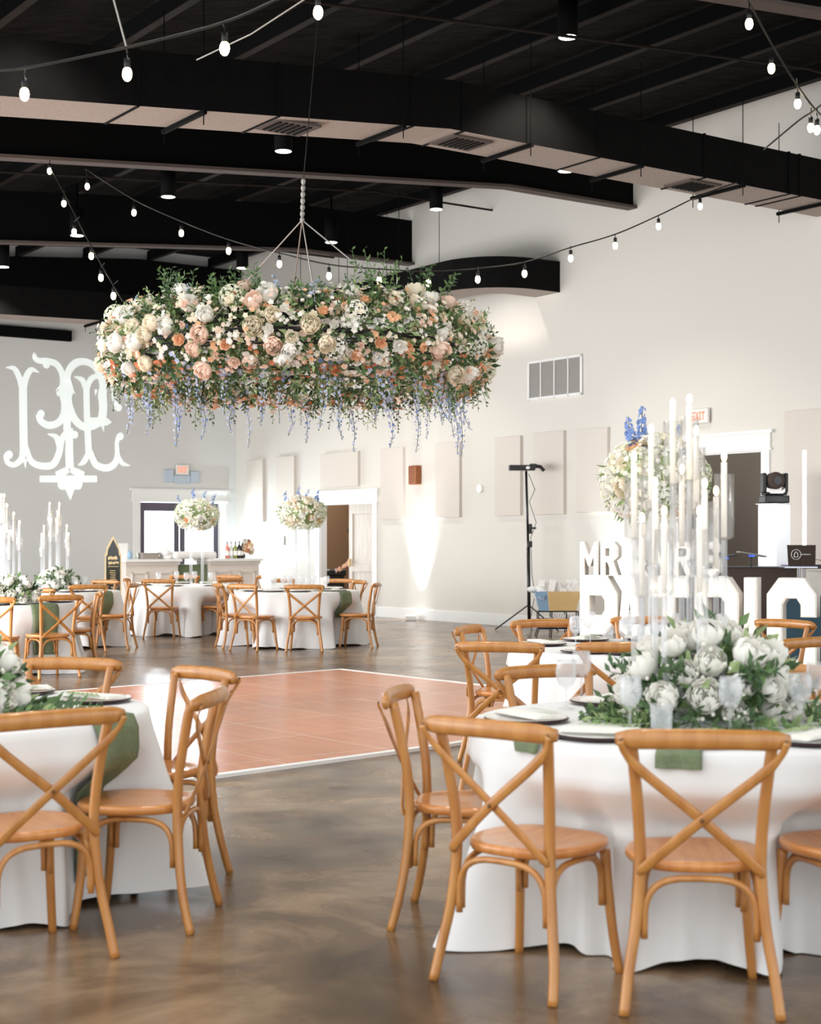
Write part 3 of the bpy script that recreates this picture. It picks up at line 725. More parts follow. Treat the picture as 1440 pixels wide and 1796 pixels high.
# ================================================================ TABLECLOTHS
def cloth_fn(tb, seed):
    cx, cy = TABLES[tb]; r0 = random.Random(seed); ph = [r0.uniform(0, 6.28) for _ in range(6)]
    pushes = []
    for (t_, loc, a, d) in CHAIRS:
        if t_ == tb:
            dx, dy = loc[0] - cx, loc[1] - cy; dist = math.hypot(dx, dy)
            pushes.append((math.atan2(dy, dx), dist - .235))
    def fn(th, z):
        k = max(0, min(1, (.75 - z) / .75))
        f = .5 * abs(math.sin(5 * th + ph[0] + .5 * math.sin(2 * th + ph[3]))) ** 1.8 + .32 * abs(math.sin(8.5 * th + ph[1] + .8 * math.sin(3 * th))) ** 2.5 + .18 * abs(math.sin(14 * th + ph[2])) ** 3
        r = .905 + k ** 1.1 * (.01 + .20 * f) + .012 * math.sin(9 * th + ph[4]) * math.sin(PI * k)
        for pa, pr in pushes:
            d = abs((th - pa + PI) % (2 * PI) - PI)
            if pr < .95:
                wgt = math.exp(-(d / .30) ** 4) * max(0, min(1, (.62 - z) / .13))
                tgt = max(.48, pr - .015 - .13 * (1 - min(1, f * 1.5)) * min(1, 2 * k)); r = r + (min(r, tgt) - r) * wgt
                d2_ = math.exp(-((d - .42) / .12) ** 2) * k ** 1.5
                r += .05 * d2_
        return r
    def bz(th): return .004 + .03 * max(0, math.sin(5 * th + ph[5])) ** 2 + .02 * max(0, math.sin(11 * th + ph[1]))
    return fn, bz
CF = {}
def tablecloth(tb, seed):
    fn, bz = cloth_fn(tb, seed); CF[tb] = (fn, bz); cx, cy = TABLES[tb]
    N = 300 if tb in 'AC' else 160; NZ = 26 if tb in 'AC' else 14
    m = MB(); prof = [(0.02, .76), (.4, .7605), (.8, .7605), (.875, .7600), (.893, .757), (.902, .749)]
    for r, z in prof:
        for j in range(N): a = 2 * PI * j / N; m.v.append(Vector((r * math.cos(a), r * math.sin(a), z)))
    for i in range(1, NZ + 1):
        for j in range(N):
            a = 2 * PI * j / N; z = .745 + (bz(a) - .745) * i / NZ; r = fn(a, z); m.v.append(Vector((r * math.cos(a), r * math.sin(a), z)))
    rows = len(prof) + NZ
    for i in range(rows - 1):
        for j in range(N):
            a = i * N + j; b = i * N + (j + 1) % N; m.face(a, a + N, b + N, b)
    m.face(*range(N))
    o = m.build('tablecloth', M['cloth'], None, True, loc=(cx, cy, 0))
    tag(o, 'long white round tablecloth reaching the floor, ' + TN[tb], 'tablecloth', 'white round tablecloths')
for i, tb in enumerate('ABCDEFG'): tablecloth(tb, 11 + i)
def runner(tb, a0, a1, zend, narrow, label, r_in=.35):
    fn, bz = CF[tb]; cx, cy = TABLES[tb]; m = MB(); rows = []
    for r in (r_in, .6, .86, .9): rows.append((r, .766 if r < .88 else .762, None))
    nz = 16
    for i in range(1, nz + 1): rows.append((None, .752 + (zend - .752) * i / nz, i / nz))
    nc = 10
    for r, z, k in rows:
        for j in range(nc + 1):
            u = j / nc; am = (a0 + a1) / 2; w_ = (a1 - a0) * (1 - narrow * (k or 0)); a = am + (u - .5) * w_
            if r: a = am + (u - .5) * (a1 - a0) * min(1.6, .9 / r); rr = r
            else: rr = max(fn(a + d_, z + e_) for d_ in (-.03, 0, .03) for e_ in (0, .02)) + .012 + .006 * math.sin(u * 9)
            m.v.append(Vector((rr * math.cos(a), rr * math.sin(a), z)))
    for i in range(len(rows) - 1):
        for j in range(nc):
            a = i * (nc + 1) + j; m.face(a, a + nc + 1, a + nc + 2, a + 1)
    o = m.build('green_runner', M['green'], None, True, loc=(cx, cy, .001))
    sd = o.modifiers.new('thick', 'SOLIDIFY'); sd.thickness = .004; sd.offset = 1
    tag(o, label, 'napkin')
def angpx(tb, px, r=.92):                                             # camera-side angle on rim whose column is px
    cx, cy = TABLES[tb]; best = None
    for i in range(721):
        a = -PI + 2 * PI * i / 720 * .5 if False else -PI + PI * i / 720
        x, y = cx + r * math.cos(a), cy + r * math.sin(a); d = abs(CX + F * x / y - px)
        if best is None or d < best[0]: best = (d, a)
    return best[1]
runner('C', angpx('C', 168), angpx('C', 236, .905), .12, .5, 'long moss green runner hanging down white cloth beside the side-on chair')
runner('D', angpx('D', 55), angpx('D', 103), .22, .3, 'dark green runner hanging behind the cross-back chair at far left table')
runner('E', -.62, -.33, .30, .3, 'dark green runner hanging at table by the black sign')
runner('G', angpx('G', 597), angpx('G', 616), .40, .2, 'short dark green runner hanging on the hallway table')
runner('A', angpx('A', 1150), angpx('A', 1231), .705, .0, 'short moss green napkin over the table edge behind the frontal chair', .5)
runner('A', angpx('A', 905, .91) , angpx('A', 950, .91), .715, .2, 'green napkin corner hanging behind the diagonal chair', .7)
# ================================================================ TABLEWARE
def build_plate():
    p = thing('dinner_plate', 'x', 'plate')
    m = MB(); m.lathe([(.005, .003), (.11, .002), (.162, .010), (.166, .014), (.160, .014), (.11, .007), (.005, .007)], n=40); m.build('charger', M['darkrim'], p, True)
    m = MB(); m.lathe([(.005, .009), (.1, .009), (.158, .0185), (.160, .0205), (.154, .020), (.105, .0125), (.09, .0115), (.005, .0115)], n=40); m.build('plate_surface', M['plate'], p, True)
    return p
def build_napkin():
    t = thing('folded_napkin', 'x', 'napkin')
    m = MB()
    for i in range(3): m.box((0, 0, .004 + i * .004), (.29 - i * .012, .11 - i * .01, .0035), Matrix.Rotation(.05 * i, 3, 'Z'))
    m.build('folded_cloth', M['napkin'], t, bevel=.002)
    m = MB()
    for i in range(7):
        x = -.07 + i * .022; 
        for sy in (-1, 1):
            a = Vector((x * 1.3, .06, .016)); b = a + Vector((.04, sy * .03, .006)); m.quad(a, a + Vector((.026, sy * .006, .004)), b, a + Vector((.007, sy * .018, .003)))
    m.build('leaf_sprig', M['leafl'], t)
    return t
def build_goblet(kind):
    g = thing('stemmed_glass' if kind == 'goblet' else 'tumbler_glass', 'x', 'glass')
    m = MB()
    if kind == 'goblet':
        pr = [(.004, .0), (.036, .001), (.034, .004), (.008, .010), (.005, .02), (.005, .075), (.009, .085), (.030, .10), (.040, .125), (.043, .155), (.041, .19), (.038, .205), (.036, .205), (.038, .19), (.040, .155), (.037, .127), (.027, .105), (.004, .092)]
    else:
        pr = [(.004, .001), (.032, .001), (.036, .01), (.038, .05), (.040, .11), (.038, .11), (.036, .05), (.033, .012), (.004, .010)]
    n = 24; o = 0
    for r, z in pr:
        for j in range(n):
            a = 2 * PI * j / n; rr = r * (1 + (.05 if (j % 2 and .1 < z < .19 or (j % 2 and kind != 'goblet')) else 0)); m.v.append(Vector((rr * math.cos(a), rr * math.sin(a), z)))
    for i in range(len(pr) - 1):
        for j in range(n):
            a = i * n + j; b = i * n + (j + 1) % n; m.face(a, b, b + n, a + n)
    m.build('glass_body', M['glass'], g, True); return g
plate0, nap0, gob0, tum0 = build_plate(), build_napkin(), build_goblet('goblet'), build_goblet('tumbler')
protos = {'p': [plate0, False], 'n': [nap0, False], 'g': [gob0, False], 't': [tum0, False]}
def put(k, loc, rz, label, group, scale=1):
    r, u = protos[k]
    if not u:
        protos[k][1] = True; r.location = loc; r.rotation_euler = (0, 0, rz); r['label'] = label; r['group'] = group; r.scale = (scale,) * 3; return
    dup(r, loc, rz, label, scale, group)
TZ = .7615
for tb, loc, a, desc in CHAIRS:
    if desc.startswith('small, alone') : continue
    cx, cy = TABLES[tb]; th = math.atan2(loc[1] - cy, loc[0] - cx)
    rr = .69; x, y = cx + rr * math.cos(th), cy + rr * math.sin(th)
    put('p', (x, y, TZ), 0, 'white plate with dark rim at seat ' + desc, 'place settings')
    put('n', (x, y, TZ + .0215), th + PI / 2 + .5, 'folded ivory napkin on plate at seat ' + desc, 'folded napkins on the plates')
    if tb not in 'AC':
        g = .47; put('g', (cx + g * math.cos(th + .28), cy + g * math.sin(th + .28), TZ), 0, 'stemmed glass by plate at seat ' + desc, 'stemmed glasses')
# extra settings on the front table's hidden side
for th, lb in ((-.25, 'at the picture edge on front table'), (.6, 'behind the peonies on front table')):
    cx, cy = TABLES['A']; x, y = cx + .69 * math.cos(th), cy + .69 * math.sin(th)
    put('p', (x, y, TZ), 0, 'white plate with dark rim ' + lb, 'place settings'); put('n', (x, y, TZ + .0215), th + 1.9, 'folded ivory napkin on plate ' + lb, 'folded napkins on the plates')
def tabz(px, py): D = (CH - TZ) * F / (py - HY); return ((px - CX) / F * D, D, TZ)
for px, py, lb in ((993, 1243, 'behind plates at the front table, outermost left'), (1020, 1222, 'taller looking, in front of facing chair'), (1105, 1283, 'in front of the peony mound'),
                   (1281, 1285, 'in front of peonies, above the frontal chair'), (1404, 1277, 'beside the leaves toward the picture edge'), (1432, 1250, 'touching the picture edge')):
    put('g', tabz(px, py), .3, 'ribbed stemmed glass ' + lb, 'stemmed glasses on the front table', 1.0)
put('t', tabz(1160, 1288), 0, 'clear straight tumbler in front of the lower white peony', 'tumblers')
for px, py, lb in ((1033, 1123, 'on the table behind, first of three'), (1105, 1122, 'on the table behind, beside the candlestick')):
    put('g', tabz(px, py), .3, 'ribbed stemmed glass ' + lb, 'stemmed glasses on the second table', 1.0)
put('t', tabz(1066, 1124), 0, 'short ribbed tumbler between two stemmed glasses on the table behind', 'tumblers')
# menu cards
for px, py, D, h, w_, lb in ((467, 1037, 22.3, .2, .14, 'white menu card standing on hallway table by the empty back chair'), (567, 1032, 22.4, .16, .1, 'white scalloped card standing on hallway table near the tall flowers'), (1130, 1112, 10.2, .13, .09, 'small white card standing behind the candlesticks')):
    p = at(px, py, D); m = MB(); m.box((p.x, p.y, TZ + h / 2), (w_, .004, h)); m.box((p.x, p.y + .02, TZ + .004), (w_ * .7, .05, .006)); tag(m.build('menu_card', M['plate']), lb, 'card')
# ================================================================ FLOWERS
def petal(m, th, R, phi0, phi1, w, lip, h0=0, nu=4, nv=4, tw=0):
    o = len(m.v)
    for i in range(nv + 1):
        v = i / nv
        for j in range(nu + 1):
            u = j / nu * 2 - 1; ve = v * (1 - .22 * u * u)
            ph = phi0 + (phi1 - phi0) * ve; rho = R * math.sin(ph) + lip * ve ** 3; z = h0 + R * (1 - math.cos(ph)) - lip * .35 * ve ** 3
            a = th + u * w * (.55 + .45 * math.sin(PI * min(1, v * .8 + .1))) + tw * v
            m.v.append(Vector((rho * math.cos(a), rho * math.sin(a), z)))
    for i in range(nv):
        for j in range(nu):
            a = o + i * (nu + 1) + j; m.face(a, a + 1, a + nu + 2, a + nu + 1)
def bloom_mesh(kind, material, seed):
    r = random.Random(seed); m = MB()
    if kind == 'peony':
        for L_, (n, R, p1, lip, w, h0) in enumerate([(5, .40, 2.75, 0, .9, .62), (6, .56, 2.5, 0, .75, .45), (7, .70, 2.3, .02, .62, .30), (8, .84, 2.1, .04, .56, .15), (9, .96, 1.9, .06, .50, 0)]):
            for i in range(n): petal(m, 2 * PI * i / n + L_ * .5 + r.uniform(-.2, .2), R * r.uniform(.93, 1.06), .25, p1 + r.uniform(-.15, .15), w, lip + r.uniform(0, .04), h0=h0 - .1)
    elif kind == 'rose':
        for L_, (n, R, p1, lip, w) in enumerate([(3, .28, 2.9, 0, 1.2), (4, .45, 2.5, 0, .95), (5, .64, 2.05, .12, .75), (6, .82, 1.7, .24, .62)]):
            for i in range(n): petal(m, 2 * PI * i / n + L_ * .6 + r.uniform(-.1, .1), R * r.uniform(.95, 1.04), .2, p1 + r.uniform(-.1, .1), w, lip, h0=.16 - .05 * L_, nu=3, nv=3)
    elif kind == 'hydrangea':
        for i in range(46):
            z = 1 - 1.35 * (i + .5) / 46; a = i * 2.39996; q = math.sqrt(max(0, 1 - z * z)); n_ = Vector((q * math.cos(a), q * math.sin(a), z)); c = n_ * .85 + Vector((0, 0, .2))
            u = n_.orthogonal().normalized(); w_ = n_.cross(u)
            for k in range(4):
                b = k * PI / 2 + r.uniform(-.2, .2); e = u * math.cos(b) + w_ * math.sin(b); f = n_.cross(e); s = .21
                m.quad(c, c + (e * .5 + f * .42) * s + n_ * .05, c + e * s + n_ * .06, c + (e * .5 - f * .42) * s + n_ * .05)
    elif kind == 'small':
        for L_ in (0, 1):
            for k in range(5):
                b = k * 2 * PI / 5 + L_ * .6; e = Vector((math.cos(b), math.sin(b), 0)); f = Vector((-e.y, e.x, 0)); s = 1 - .35 * L_; c = Vector((0, 0, .1 + .1 * L_))
                m.quad(c, c + (e * .55 + f * .42) * s + Vector((0, 0, .25)), c + e * s + Vector((0, 0, .35 + .2 * L_)), c + (e * .55 - f * .42) * s + Vector((0, 0, .25)))
    return m.mesh(kind, material, kind in ('peony', 'rose'))
def leaf(m, p, d, L_, w, r):
    d = d.normalized(); n_ = d.cross(Vector((r.uniform(-1, 1), r.uniform(-1, 1), r.uniform(-1, 1)))).normalized(); s_ = d.cross(n_)
    a = p; b = p + d * L_ * .45 + n_ * L_ * .06; c = p + d * L_ - n_ * L_ * .08; o = len(m.v)
    m.v += [a, b + s_ * w, c, b - s_ * w, b - n_ * w * .3]
    m.face(o, o + 1, o + 4); m.face(o + 1, o + 2, o + 4); m.face(o + 2, o + 3, o + 4); m.face(o + 3, o, o + 4)
def sprig(m, p, d, L_, n, ll, lw, r, droop=.3):
    d = d.normalized(); pts = [p]; q = p.copy(); dd = d.copy()
    for i in range(6):
        dd = (dd + Vector((r.uniform(-.15, .15), r.uniform(-.15, .15), -droop / 6))).normalized(); q = q + dd * L_ / 6; pts.append(q.copy())
    old = m.cur; m.tube(pts, [.0022] * 7, 3, cap=False)
    for i in range(n):
        t = (i + 1) / n * 5.99; k = int(t); b = pts[k].lerp(pts[k + 1], t - k); td = (pts[k + 1] - pts[k]).normalized()
        sd = td.orthogonal().normalized(); sd = Matrix.Rotation(i * 2.4 + r.uniform(-.4, .4), 3, td) @ sd
        leaf(m, b, td * .6 + sd, ll * (1 - .35 * i / n), lw * (1 - .35 * i / n), r)
BL = {}
for i, (k, c) in enumerate([(k, c) for k in ('peony', 'rose') for c in ('white', 'cream', 'blush', 'peach', 'coral')] + [('hydrangea', 'hyd'), ('hydrangea', 'white')] + [('small', c) for c in ('white', 'cream', 'blush', 'peach', 'coral', 'lav', 'blue')]):
    BL[(k, c)] = bloom_mesh(k, M[c], i)
def orient(n_): return n_.to_track_quat('Z', 'Y').to_euler()
def put_bloom(name, key, p, n_, size, parent, lab=None):
    o = place(BL[key], name, parent, p, orient(n_), size)
    if lab: o['label'] = lab
    return o
def instance_into(m, me, p, n_, s, spin=0):
    R = (n_.to_track_quat('Z', 'Y').to_matrix() @ Matrix.Rotation(spin, 3, 'Z')); o = len(m.v)
    for v in me.vertices: m.v.append(R @ (v.co * s) + p)
    for f in me.polygons: m.face(*[o + i for i in f.vertices])
def strand(m, L_, r, up=False, ns=2.6, size=.019):
    """delphinium flower strand along -z (or +z) from origin; material 0 stem, 1 petals"""
    sg = 1 if up else -1; pts = [Vector((.012 * math.sin(i * .8 + r.random()), .012 * math.cos(i * .7), sg * L_ * i / 8)) for i in range(9)]
    m.cur = 0; m.tube(pts, .0025, 4, cap=False)
    n = int(L_ / .0125)
    for i in range(n):
        t = (i + .5) / n; k = min(7, int(t * 8)); b = pts[k].lerp(pts[k + 1], t * 8 - k); a = i * 2.4 + r.random(); rad = .028 * (1 - t * .75); c = b + Vector((math.cos(a) * rad, math.sin(a) * rad, r.uniform(-.01, .01)))
        m.cur = 1 if r.random() < .82 else 2
        instance_into(m, BL[('small', 'blue')], c, Vector((math.cos(a), math.sin(a), sg * .4)), size * (1 - .55 * t) * r.uniform(.8, 1.2), r.random() * 6)
# ---- hanging flower chandelier
rc = random.Random(21)
HC = at(525, 620, 12.5)
ch = thing('flower_chandelier', 'huge round hanging flower ring of roses, greenery and blue delphinium', 'flower chandelier', HC)
RM, RT = 1.30, .25
m = MB(); pts = [(RM * math.cos(a), RM * math.sin(a), .02) for a in [2 * PI * i / 48 for i in range(49)]]
m.tube(pts, .02, 8, cap=False)
for q in range(3):
    rr = RM + (-.14, 0, .14)[q]; m.tube([(rr * math.cos(a), rr * math.sin(a), -.06) for a in [2 * PI * i / 48 for i in range(49)]], .008, 5, cap=False)
m.build('ring_frame', M['wreath'], ch, True)
apex = at(530, 386, 12.5) - HC
for px, py, D, th in ((318, 535, 0, 2.6), (735, 490, 0, -.25), (500, 0, 0, 1.75), (560, 0, 0, 4.9)):
    m = MB(); m.tube([apex, Vector((RM * math.cos(th), RM * math.sin(th), .02))], .006, 6); m.build('suspension_cable', M['steelwire'], ch)
m = MB(); top = at(532, 318, 12.5) - HC; m.tube([apex, top], .012, 6)
for i in range(7):
    p = apex.lerp(top, i / 6); m.ell(p, (.02, .02, .028), 8, 5)
m.build('hook_chain', M['steelwire'], ch)
m = MB(); m.tube([top, top + Vector((.25, .3, 3.1))], .004, 4); m.build('hanging_cable', M['wire'], ch)
def ringpt(th, ph, rt):
    """ph: 0 = outward, pi/2 = up"""
    rr = RM + rt * math.cos(ph); return Vector((rr * math.cos(th), rr * math.sin(th), rt * math.sin(ph) * 1.15)), Vector((math.cos(th) * math.cos(ph), math.sin(th) * math.cos(ph), math.sin(ph)))
placed = []
def free(p, s):
    for q, t in placed:
        if (p - q).length < (s + t) * .60: return False
    placed.append((p, s)); return True
def scatter(name, keys, n, smin, smax, phr, labs=None, rt=RT):
    c = 0; tries = 0
    while c < n and tries < n * 30:
        tries += 1; th = rc.uniform(0, 2 * PI); ph = rc.uniform(*phr)
        s = rc.uniform(smin, smax); p, n_ = ringpt(th, ph, rt + rc.uniform(-.02, .05))
        if not free(p, s): continue
        n_ = (n_ + Vector((rc.uniform(-.4, .4), rc.uniform(-.4, .4), rc.uniform(-.5, .3)))).normalized()
        key = rc.choice(keys); put_bloom(name, key, p - n_ * s * .5, n_, s, ch, {'peach': 'peach bloom', 'coral': 'coral bloom', 'blush': 'blush bloom', 'hyd': 'greenish white bloom'}.get(key[1])); c += 1
scatter('hydrangea', [('hydrangea', 'hyd'), ('hydrangea', 'white')], 26, .085, .115, (-.6, 1.5))
scatter('peony', [('peony', 'white'), ('peony', 'cream'), ('peony', 'white'), ('peony', 'blush')], 84, .058, .082, (-1.0, 1.7))
scatter('rose', [('rose', 'cream'), ('rose', 'peach'), ('rose', 'blush'), ('rose', 'white'), ('rose', 'peach')], 100, .040, .056, (-1.3, 1.9))
scatter('spray_rose', [('rose', 'cream'), ('rose', 'white'), ('rose', 'blush')], 100, .030, .042, (-1.3, 1.9))
scatter('carnation', [('rose', 'coral'), ('rose', 'peach'), ('rose', 'peach')], 48, .036, .05, (-1.9, -.3))
m = MB()
for i in range(2100):
    th = rc.uniform(0, 2 * PI); ph = rc.uniform(-2.2, 2.4); p, n_ = ringpt(th, ph, RT + rc.uniform(-.05, .06)); low = math.sin(ph)
    m.cur = rc.choice([0, 0, 1, 1, 2, 3] if low > -.4 else [0, 0, 2, 3, 4, 5])
    for q in range(rc.choice([1, 2, 3])):
        instance_into(m, BL[('small', 'white')], p + Vector((rc.uniform(-.03, .03), rc.uniform(-.03, .03), rc.uniform(-.03, .03))), n_, rc.uniform(.016, .030), rc.random() * 6)
o = m.build('filler_blossoms', [M['white'], M['cream'], M['blush'], M['peach'], M['coral'], M['lav']], ch); o['kind'] = 'stuff'
m = MB()
for i in range(7800):
    th = rc.uniform(0, 2 * PI); ph = rc.uniform(-PI, PI); p, n_ = ringpt(th, ph, rc.uniform(.13, RT + .03)); m.cur = rc.choice([0, 0, 1, 1, 1, 2])
    t_ = Vector((-math.sin(th), math.cos(th), 0)); leaf(m, p, n_ * .7 + t_ * rc.uniform(-1, 1) + Vector((0, 0, rc.uniform(-.8, .5))), rc.uniform(.05, .10), rc.uniform(.010, .02), rc)
o = m.build('foliage', [M['leaf'], M['leafd'], M['leafl']], ch); o['kind'] = 'stuff'
m = MB()
for i in range(150):
    th = rc.uniform(0, 2 * PI); ph = rc.uniform(.2, 2.2); p, n_ = ringpt(th, ph, RT * .8); m.cur = rc.choice([0, 1, 2]); sprig(m, p, n_ + Vector((0, 0, rc.uniform(-.2, .8))), rc.uniform(.10, .22), 9, .055, .012, rc, .6)
for i in range(200):
    th = rc.uniform(0, 2 * PI); ph = rc.uniform(-2.4, -.5); p, n_ = ringpt(th, ph, RT * .8); m.cur = rc.choice([0, 1, 1, 2]); sprig(m, p, n_ * .6 + Vector((0, 0, -1)), rc.uniform(.12, .34), 11, .055, .012, rc, .8)
# taller upright tufts seen against the duct
for th, L_ in ((-2.3, .30), (-2.15, .26), (-1.75, .26), (-1.1, .40), (-1.0, .36), (-.75, .34), (-.62, .32), (-1.95, .2), (.9, .3), (1.8, .3)):
    for q in range(5):
        p, n_ = ringpt(th + rc.uniform(-.05, .05), 1.4, RT * .8); m.cur = rc.choice([0, 1]); sprig(m, p, Vector((rc.uniform(-.4, .4), rc.uniform(-.4, .4), 1)), L_, 14, .06, .013, rc, .15)
o = m.build('greenery_sprigs', [M['leaf'], M['leafd'], M['leafl']], ch); o['kind'] = 'stuff'
SD = []
for L_ in (.28, .36, .46):
    mm = MB(); strand(mm, L_, rc); SD.append(mm.mesh('delphinium', [M['stem'], M['lav'], M['blue']]))
for i in range(40):
    th = 2 * PI * i / 40 * 1.0 + rc.uniform(-.06, .06); p, n_ = ringpt(th, rc.uniform(-2.1, -.9), RT * rc.uniform(.7, 1.0))
    place(rc.choice(SD), 'delphinium', ch, p, (rc.uniform(-.16, .16), rc.uniform(-.16, .16), rc.random() * 6), rc.uniform(.85, 1.25))
SU = MB(); strand(SU, .16, rc, True); SUm = SU.mesh('delphinium', [M['stem'], M['lav'], M['blue']])
for i in range(26):
    th = rc.uniform(0, 2 * PI); p, n_ = ringpt(th, rc.uniform(.8, 2.0), RT * .9); place(SUm, 'delphinium', ch, p, (rc.uniform(-.6, .6), rc.uniform(-.6, .6), rc.random() * 6), rc.uniform(.7, 1.1))
# ---- low centrepieces
def low_floral(loc, R, H, label, seed, n=34, big=.06, spr=1.0):
    r = random.Random(seed); t = thing('flower_centerpiece', label, 'flower centerpiece', loc)
    m = MB(); m.lathe([(.02, 0), (R * .35, .002), (R * .4, .05), (R * .3, .08), (.02, .08)], n=20); m.build('bowl', M['green'], t, True)
    pl = []; c = 0; tries = 0
    while c < n and tries < 900:
        tries += 1; th = r.uniform(0, 2 * PI); ph = math.asin(r.uniform(.02, .98)); nn = Vector((math.cos(th) * math.cos(ph), math.sin(th) * math.cos(ph), math.sin(ph)))
        s = r.uniform(big * .8, big * 1.15); p = Vector((nn.x * R, nn.y * R, nn.z * H * .8 + .05)) * r.uniform(.82, .98)
        if any((p - q).length < (s + b) * .72 for q, b in pl): continue
        pl.append((p, s)); c += 1; put_bloom('peony', ('peony', 'white'), p - nn * s * .5, (nn + Vector((r.uniform(-.4, .4), r.uniform(-.4, .4), r.uniform(-.3, .3)))).normalized(), s, t)
    m = MB()
    for i in range(int(420 * R / .36)):
        th = r.uniform(0, 2 * PI); ph = math.asin(r.uniform(0, 1)); nn = Vector((math.cos(th) * math.cos(ph), math.sin(th) * math.cos(ph), math.sin(ph))); p = Vector((nn.x * R, nn.y * R, nn.z * H * .85 + .03)) * r.uniform(.55, 1.0)
        m.cur = r.choice([0, 1, 1, 2]); leaf(m, p, nn + Vector((r.uniform(-.8, .8), r.uniform(-.8, .8), r.uniform(-.3, .7))), r.uniform(.06, .11), r.uniform(.014, .024), r)
    for i in range(46):
        th = r.uniform(0, 2 * PI); e = r.uniform(-.02, .9); d = Vector((math.cos(th), math.sin(th), e)); p = Vector((math.cos(th) * R * .7, math.sin(th) * R * .7, .05 + H * .4 * max(0, e))); m.cur = r.choice([0, 1, 1]); sprig(m, p, d, r.uniform(.14, .26) * spr * R / .36, 10, .085 * R / .36, .017, r, .35)
    o = m.build('foliage', [M['leaf'], M['leafd'], M['leafl']], t); o['kind'] = 'stuff'
    m = MB()
    for i in range(420):
        th = r.uniform(0, 2 * PI); ph = math.asin(r.uniform(0, 1)); g = int(th * 3) % 3
        if g == 0: continue
        nn = Vector((math.cos(th) * math.cos(ph), math.sin(th) * math.cos(ph), math.sin(ph))); p = Vector((nn.x * R, nn.y * R, nn.z * H * .85 + .03)) * r.uniform(.9, 1.05); m.ell(p, (.0085, .0085, .0085), 5, 4)
    o = m.build('babys_breath', M['babys'], t); o['kind'] = 'stuff'
    return t
def candelabra(loc, lst, label, sc_=1.0, seed=1):
    """lst: (dx, dy, flame height above table)"""
    t = thing('glass_candelabra', label, 'candelabra', loc)
    m = MB(); m.lathe([(.01, 0), (.16, 0), (.165, .008), (.16, .014), (.01, .014)], n=32); m.build('base_plate', M['beigecan'], t)
    for dx, dy, h in lst:
        ht = h - .33
        m = MB(); m.tube([(dx * .35, dy * .35, .01), (dx * .9, dy * .9, .12), (dx, dy, .22), (dx, dy, ht)] if abs(dx) + abs(dy) > .05 else [(dx, dy, .01), (dx, dy, ht)], .0125 * sc_, 8); rd = m.build('acrylic_rod', M['acryl'], t, True)
        m = MB(); m.lathe([(.004, ht), (.024, ht + .004), (.038, ht + .012), (.038, ht + .255), (.0355, ht + .255), (.0355, ht + .016), (.02, ht + .01), (.004, ht + .008)], (dx, dy, 0), 18); m.build('glass_shade', M['shade'], t, True)
        m = MB(); m.tube([(dx, dy, ht + .012), (dx, dy, ht + .30)], .0115 * sc_, 10); cd = m.build('candle', M['candle'], t, True)
        m = MB(); m.ell((dx, dy, ht + .323), (.010 * sc_, .010 * sc_, .020 * sc_), 10, 8); m.build('flame', M['flame'], cd, True)
    return t
ax, ay = TABLES['A']
low_floral((ax + .03, ay + .05, TZ), .34, .42, 'big low mound of white peonies and leaves on the front table', 3, 44, .064, .75)
lst = []
for px, fy, dD in ((1180, 705, .05), (1209, 697, -.02), (1142, 750, .1), (1221, 752, .12), (1112, 798, -.08), (1270, 797, -.1), (1149, 843, -.12), (1236, 845, -.14), (1165, 893, -.2), (1227, 893, -.2), (1196, 820, .18), (1256, 858, .16), (1126, 905, .16)):
    D = ay + .05 + dD; p = at(px, fy, D); lst.append((p.x - ax - .03, dD, p.z - TZ))
candelabra((ax + .03, ay + .05, TZ), lst, 'cluster of tall clear glass candlesticks rising from the front peony mound')
def farcand(tb, off, pts, D, label):
    cx, cy = TABLES[tb]; base = Vector((cx + off[0], D, TZ)); l = []
    r = random.Random(len(label))
    for px, fy in pts:
        dD = r.uniform(-.15, .15); p = at(px, fy, D + dD); l.append((p.x - base.x, dD, p.z - TZ))
    return candelabra(base, l, label, 1.15)
e_x = at(97, 1000, 21.6).x
farcand('E', (e_x - TABLES['E'][0], 0), [(87, 883), (104, 883), (77, 923), (73, 937), (89, 911), (99, 911), (101, 897), (117, 922), (120, 936)], 21.6, 'cluster of tall glass candlesticks on table by the black sign')
low_floral((e_x + .12, 21.2, TZ), .30, .32, 'low white peony mound on the table by the black sign', 8, 30, .07, .5)
d_x = at(20, 1000, 17.2).x
farcand('D', (d_x - TABLES['D'][0], 0), [(2, 868), (7, 868), (12, 885), (24, 900), (34, 915), (16, 932), (3, 925), (-8, 880)], 17.2, 'cluster of tall glass candlesticks cut by the picture edge')
low_floral((d_x + .06, 16.9, TZ), .30, .32, 'low white peony mound on the far left edge table', 9, 30, .07, .5)
low_floral((at(-86, 1200, 6.1).x, 6.15, TZ), .27, .34, 'white peony mound cut by the picture edge beside green runner', 10, 30, .065, .5)
low = MB(); rr_ = random.Random(4)
for i in range(26):
    a = rr_.uniform(-.9, .6); p = Vector((at(0, 1230, 6.1).x + rr_.uniform(-.1, .22), 6.15 + rr_.uniform(-.2, .35), TZ + .012)); low.cur = rr_.choice([0, 1]); sprig(low, p, Vector((1, rr_.uniform(-.7, .7), .05)), .2, 9, .07, .014, rr_, .02)
o = low.build('table_greenery', [M['leaf'], M['leafd']]); tag(o, 'loose leafy sprigs lying by the plates on the edge table', 'greenery', kind='stuff')
low = MB()
for i in range(60):
    a = rr_.uniform(0, 2 * PI); p = Vector((ax + .05 + math.cos(a) * .36, ay + .03 + math.sin(a) * .30, TZ + .012)); low.cur = rr_.choice([0, 1, 2]); sprig(low, p, Vector((math.cos(a), math.sin(a) * .8, .08)), .15, 8, .06, .014, rr_, .05)
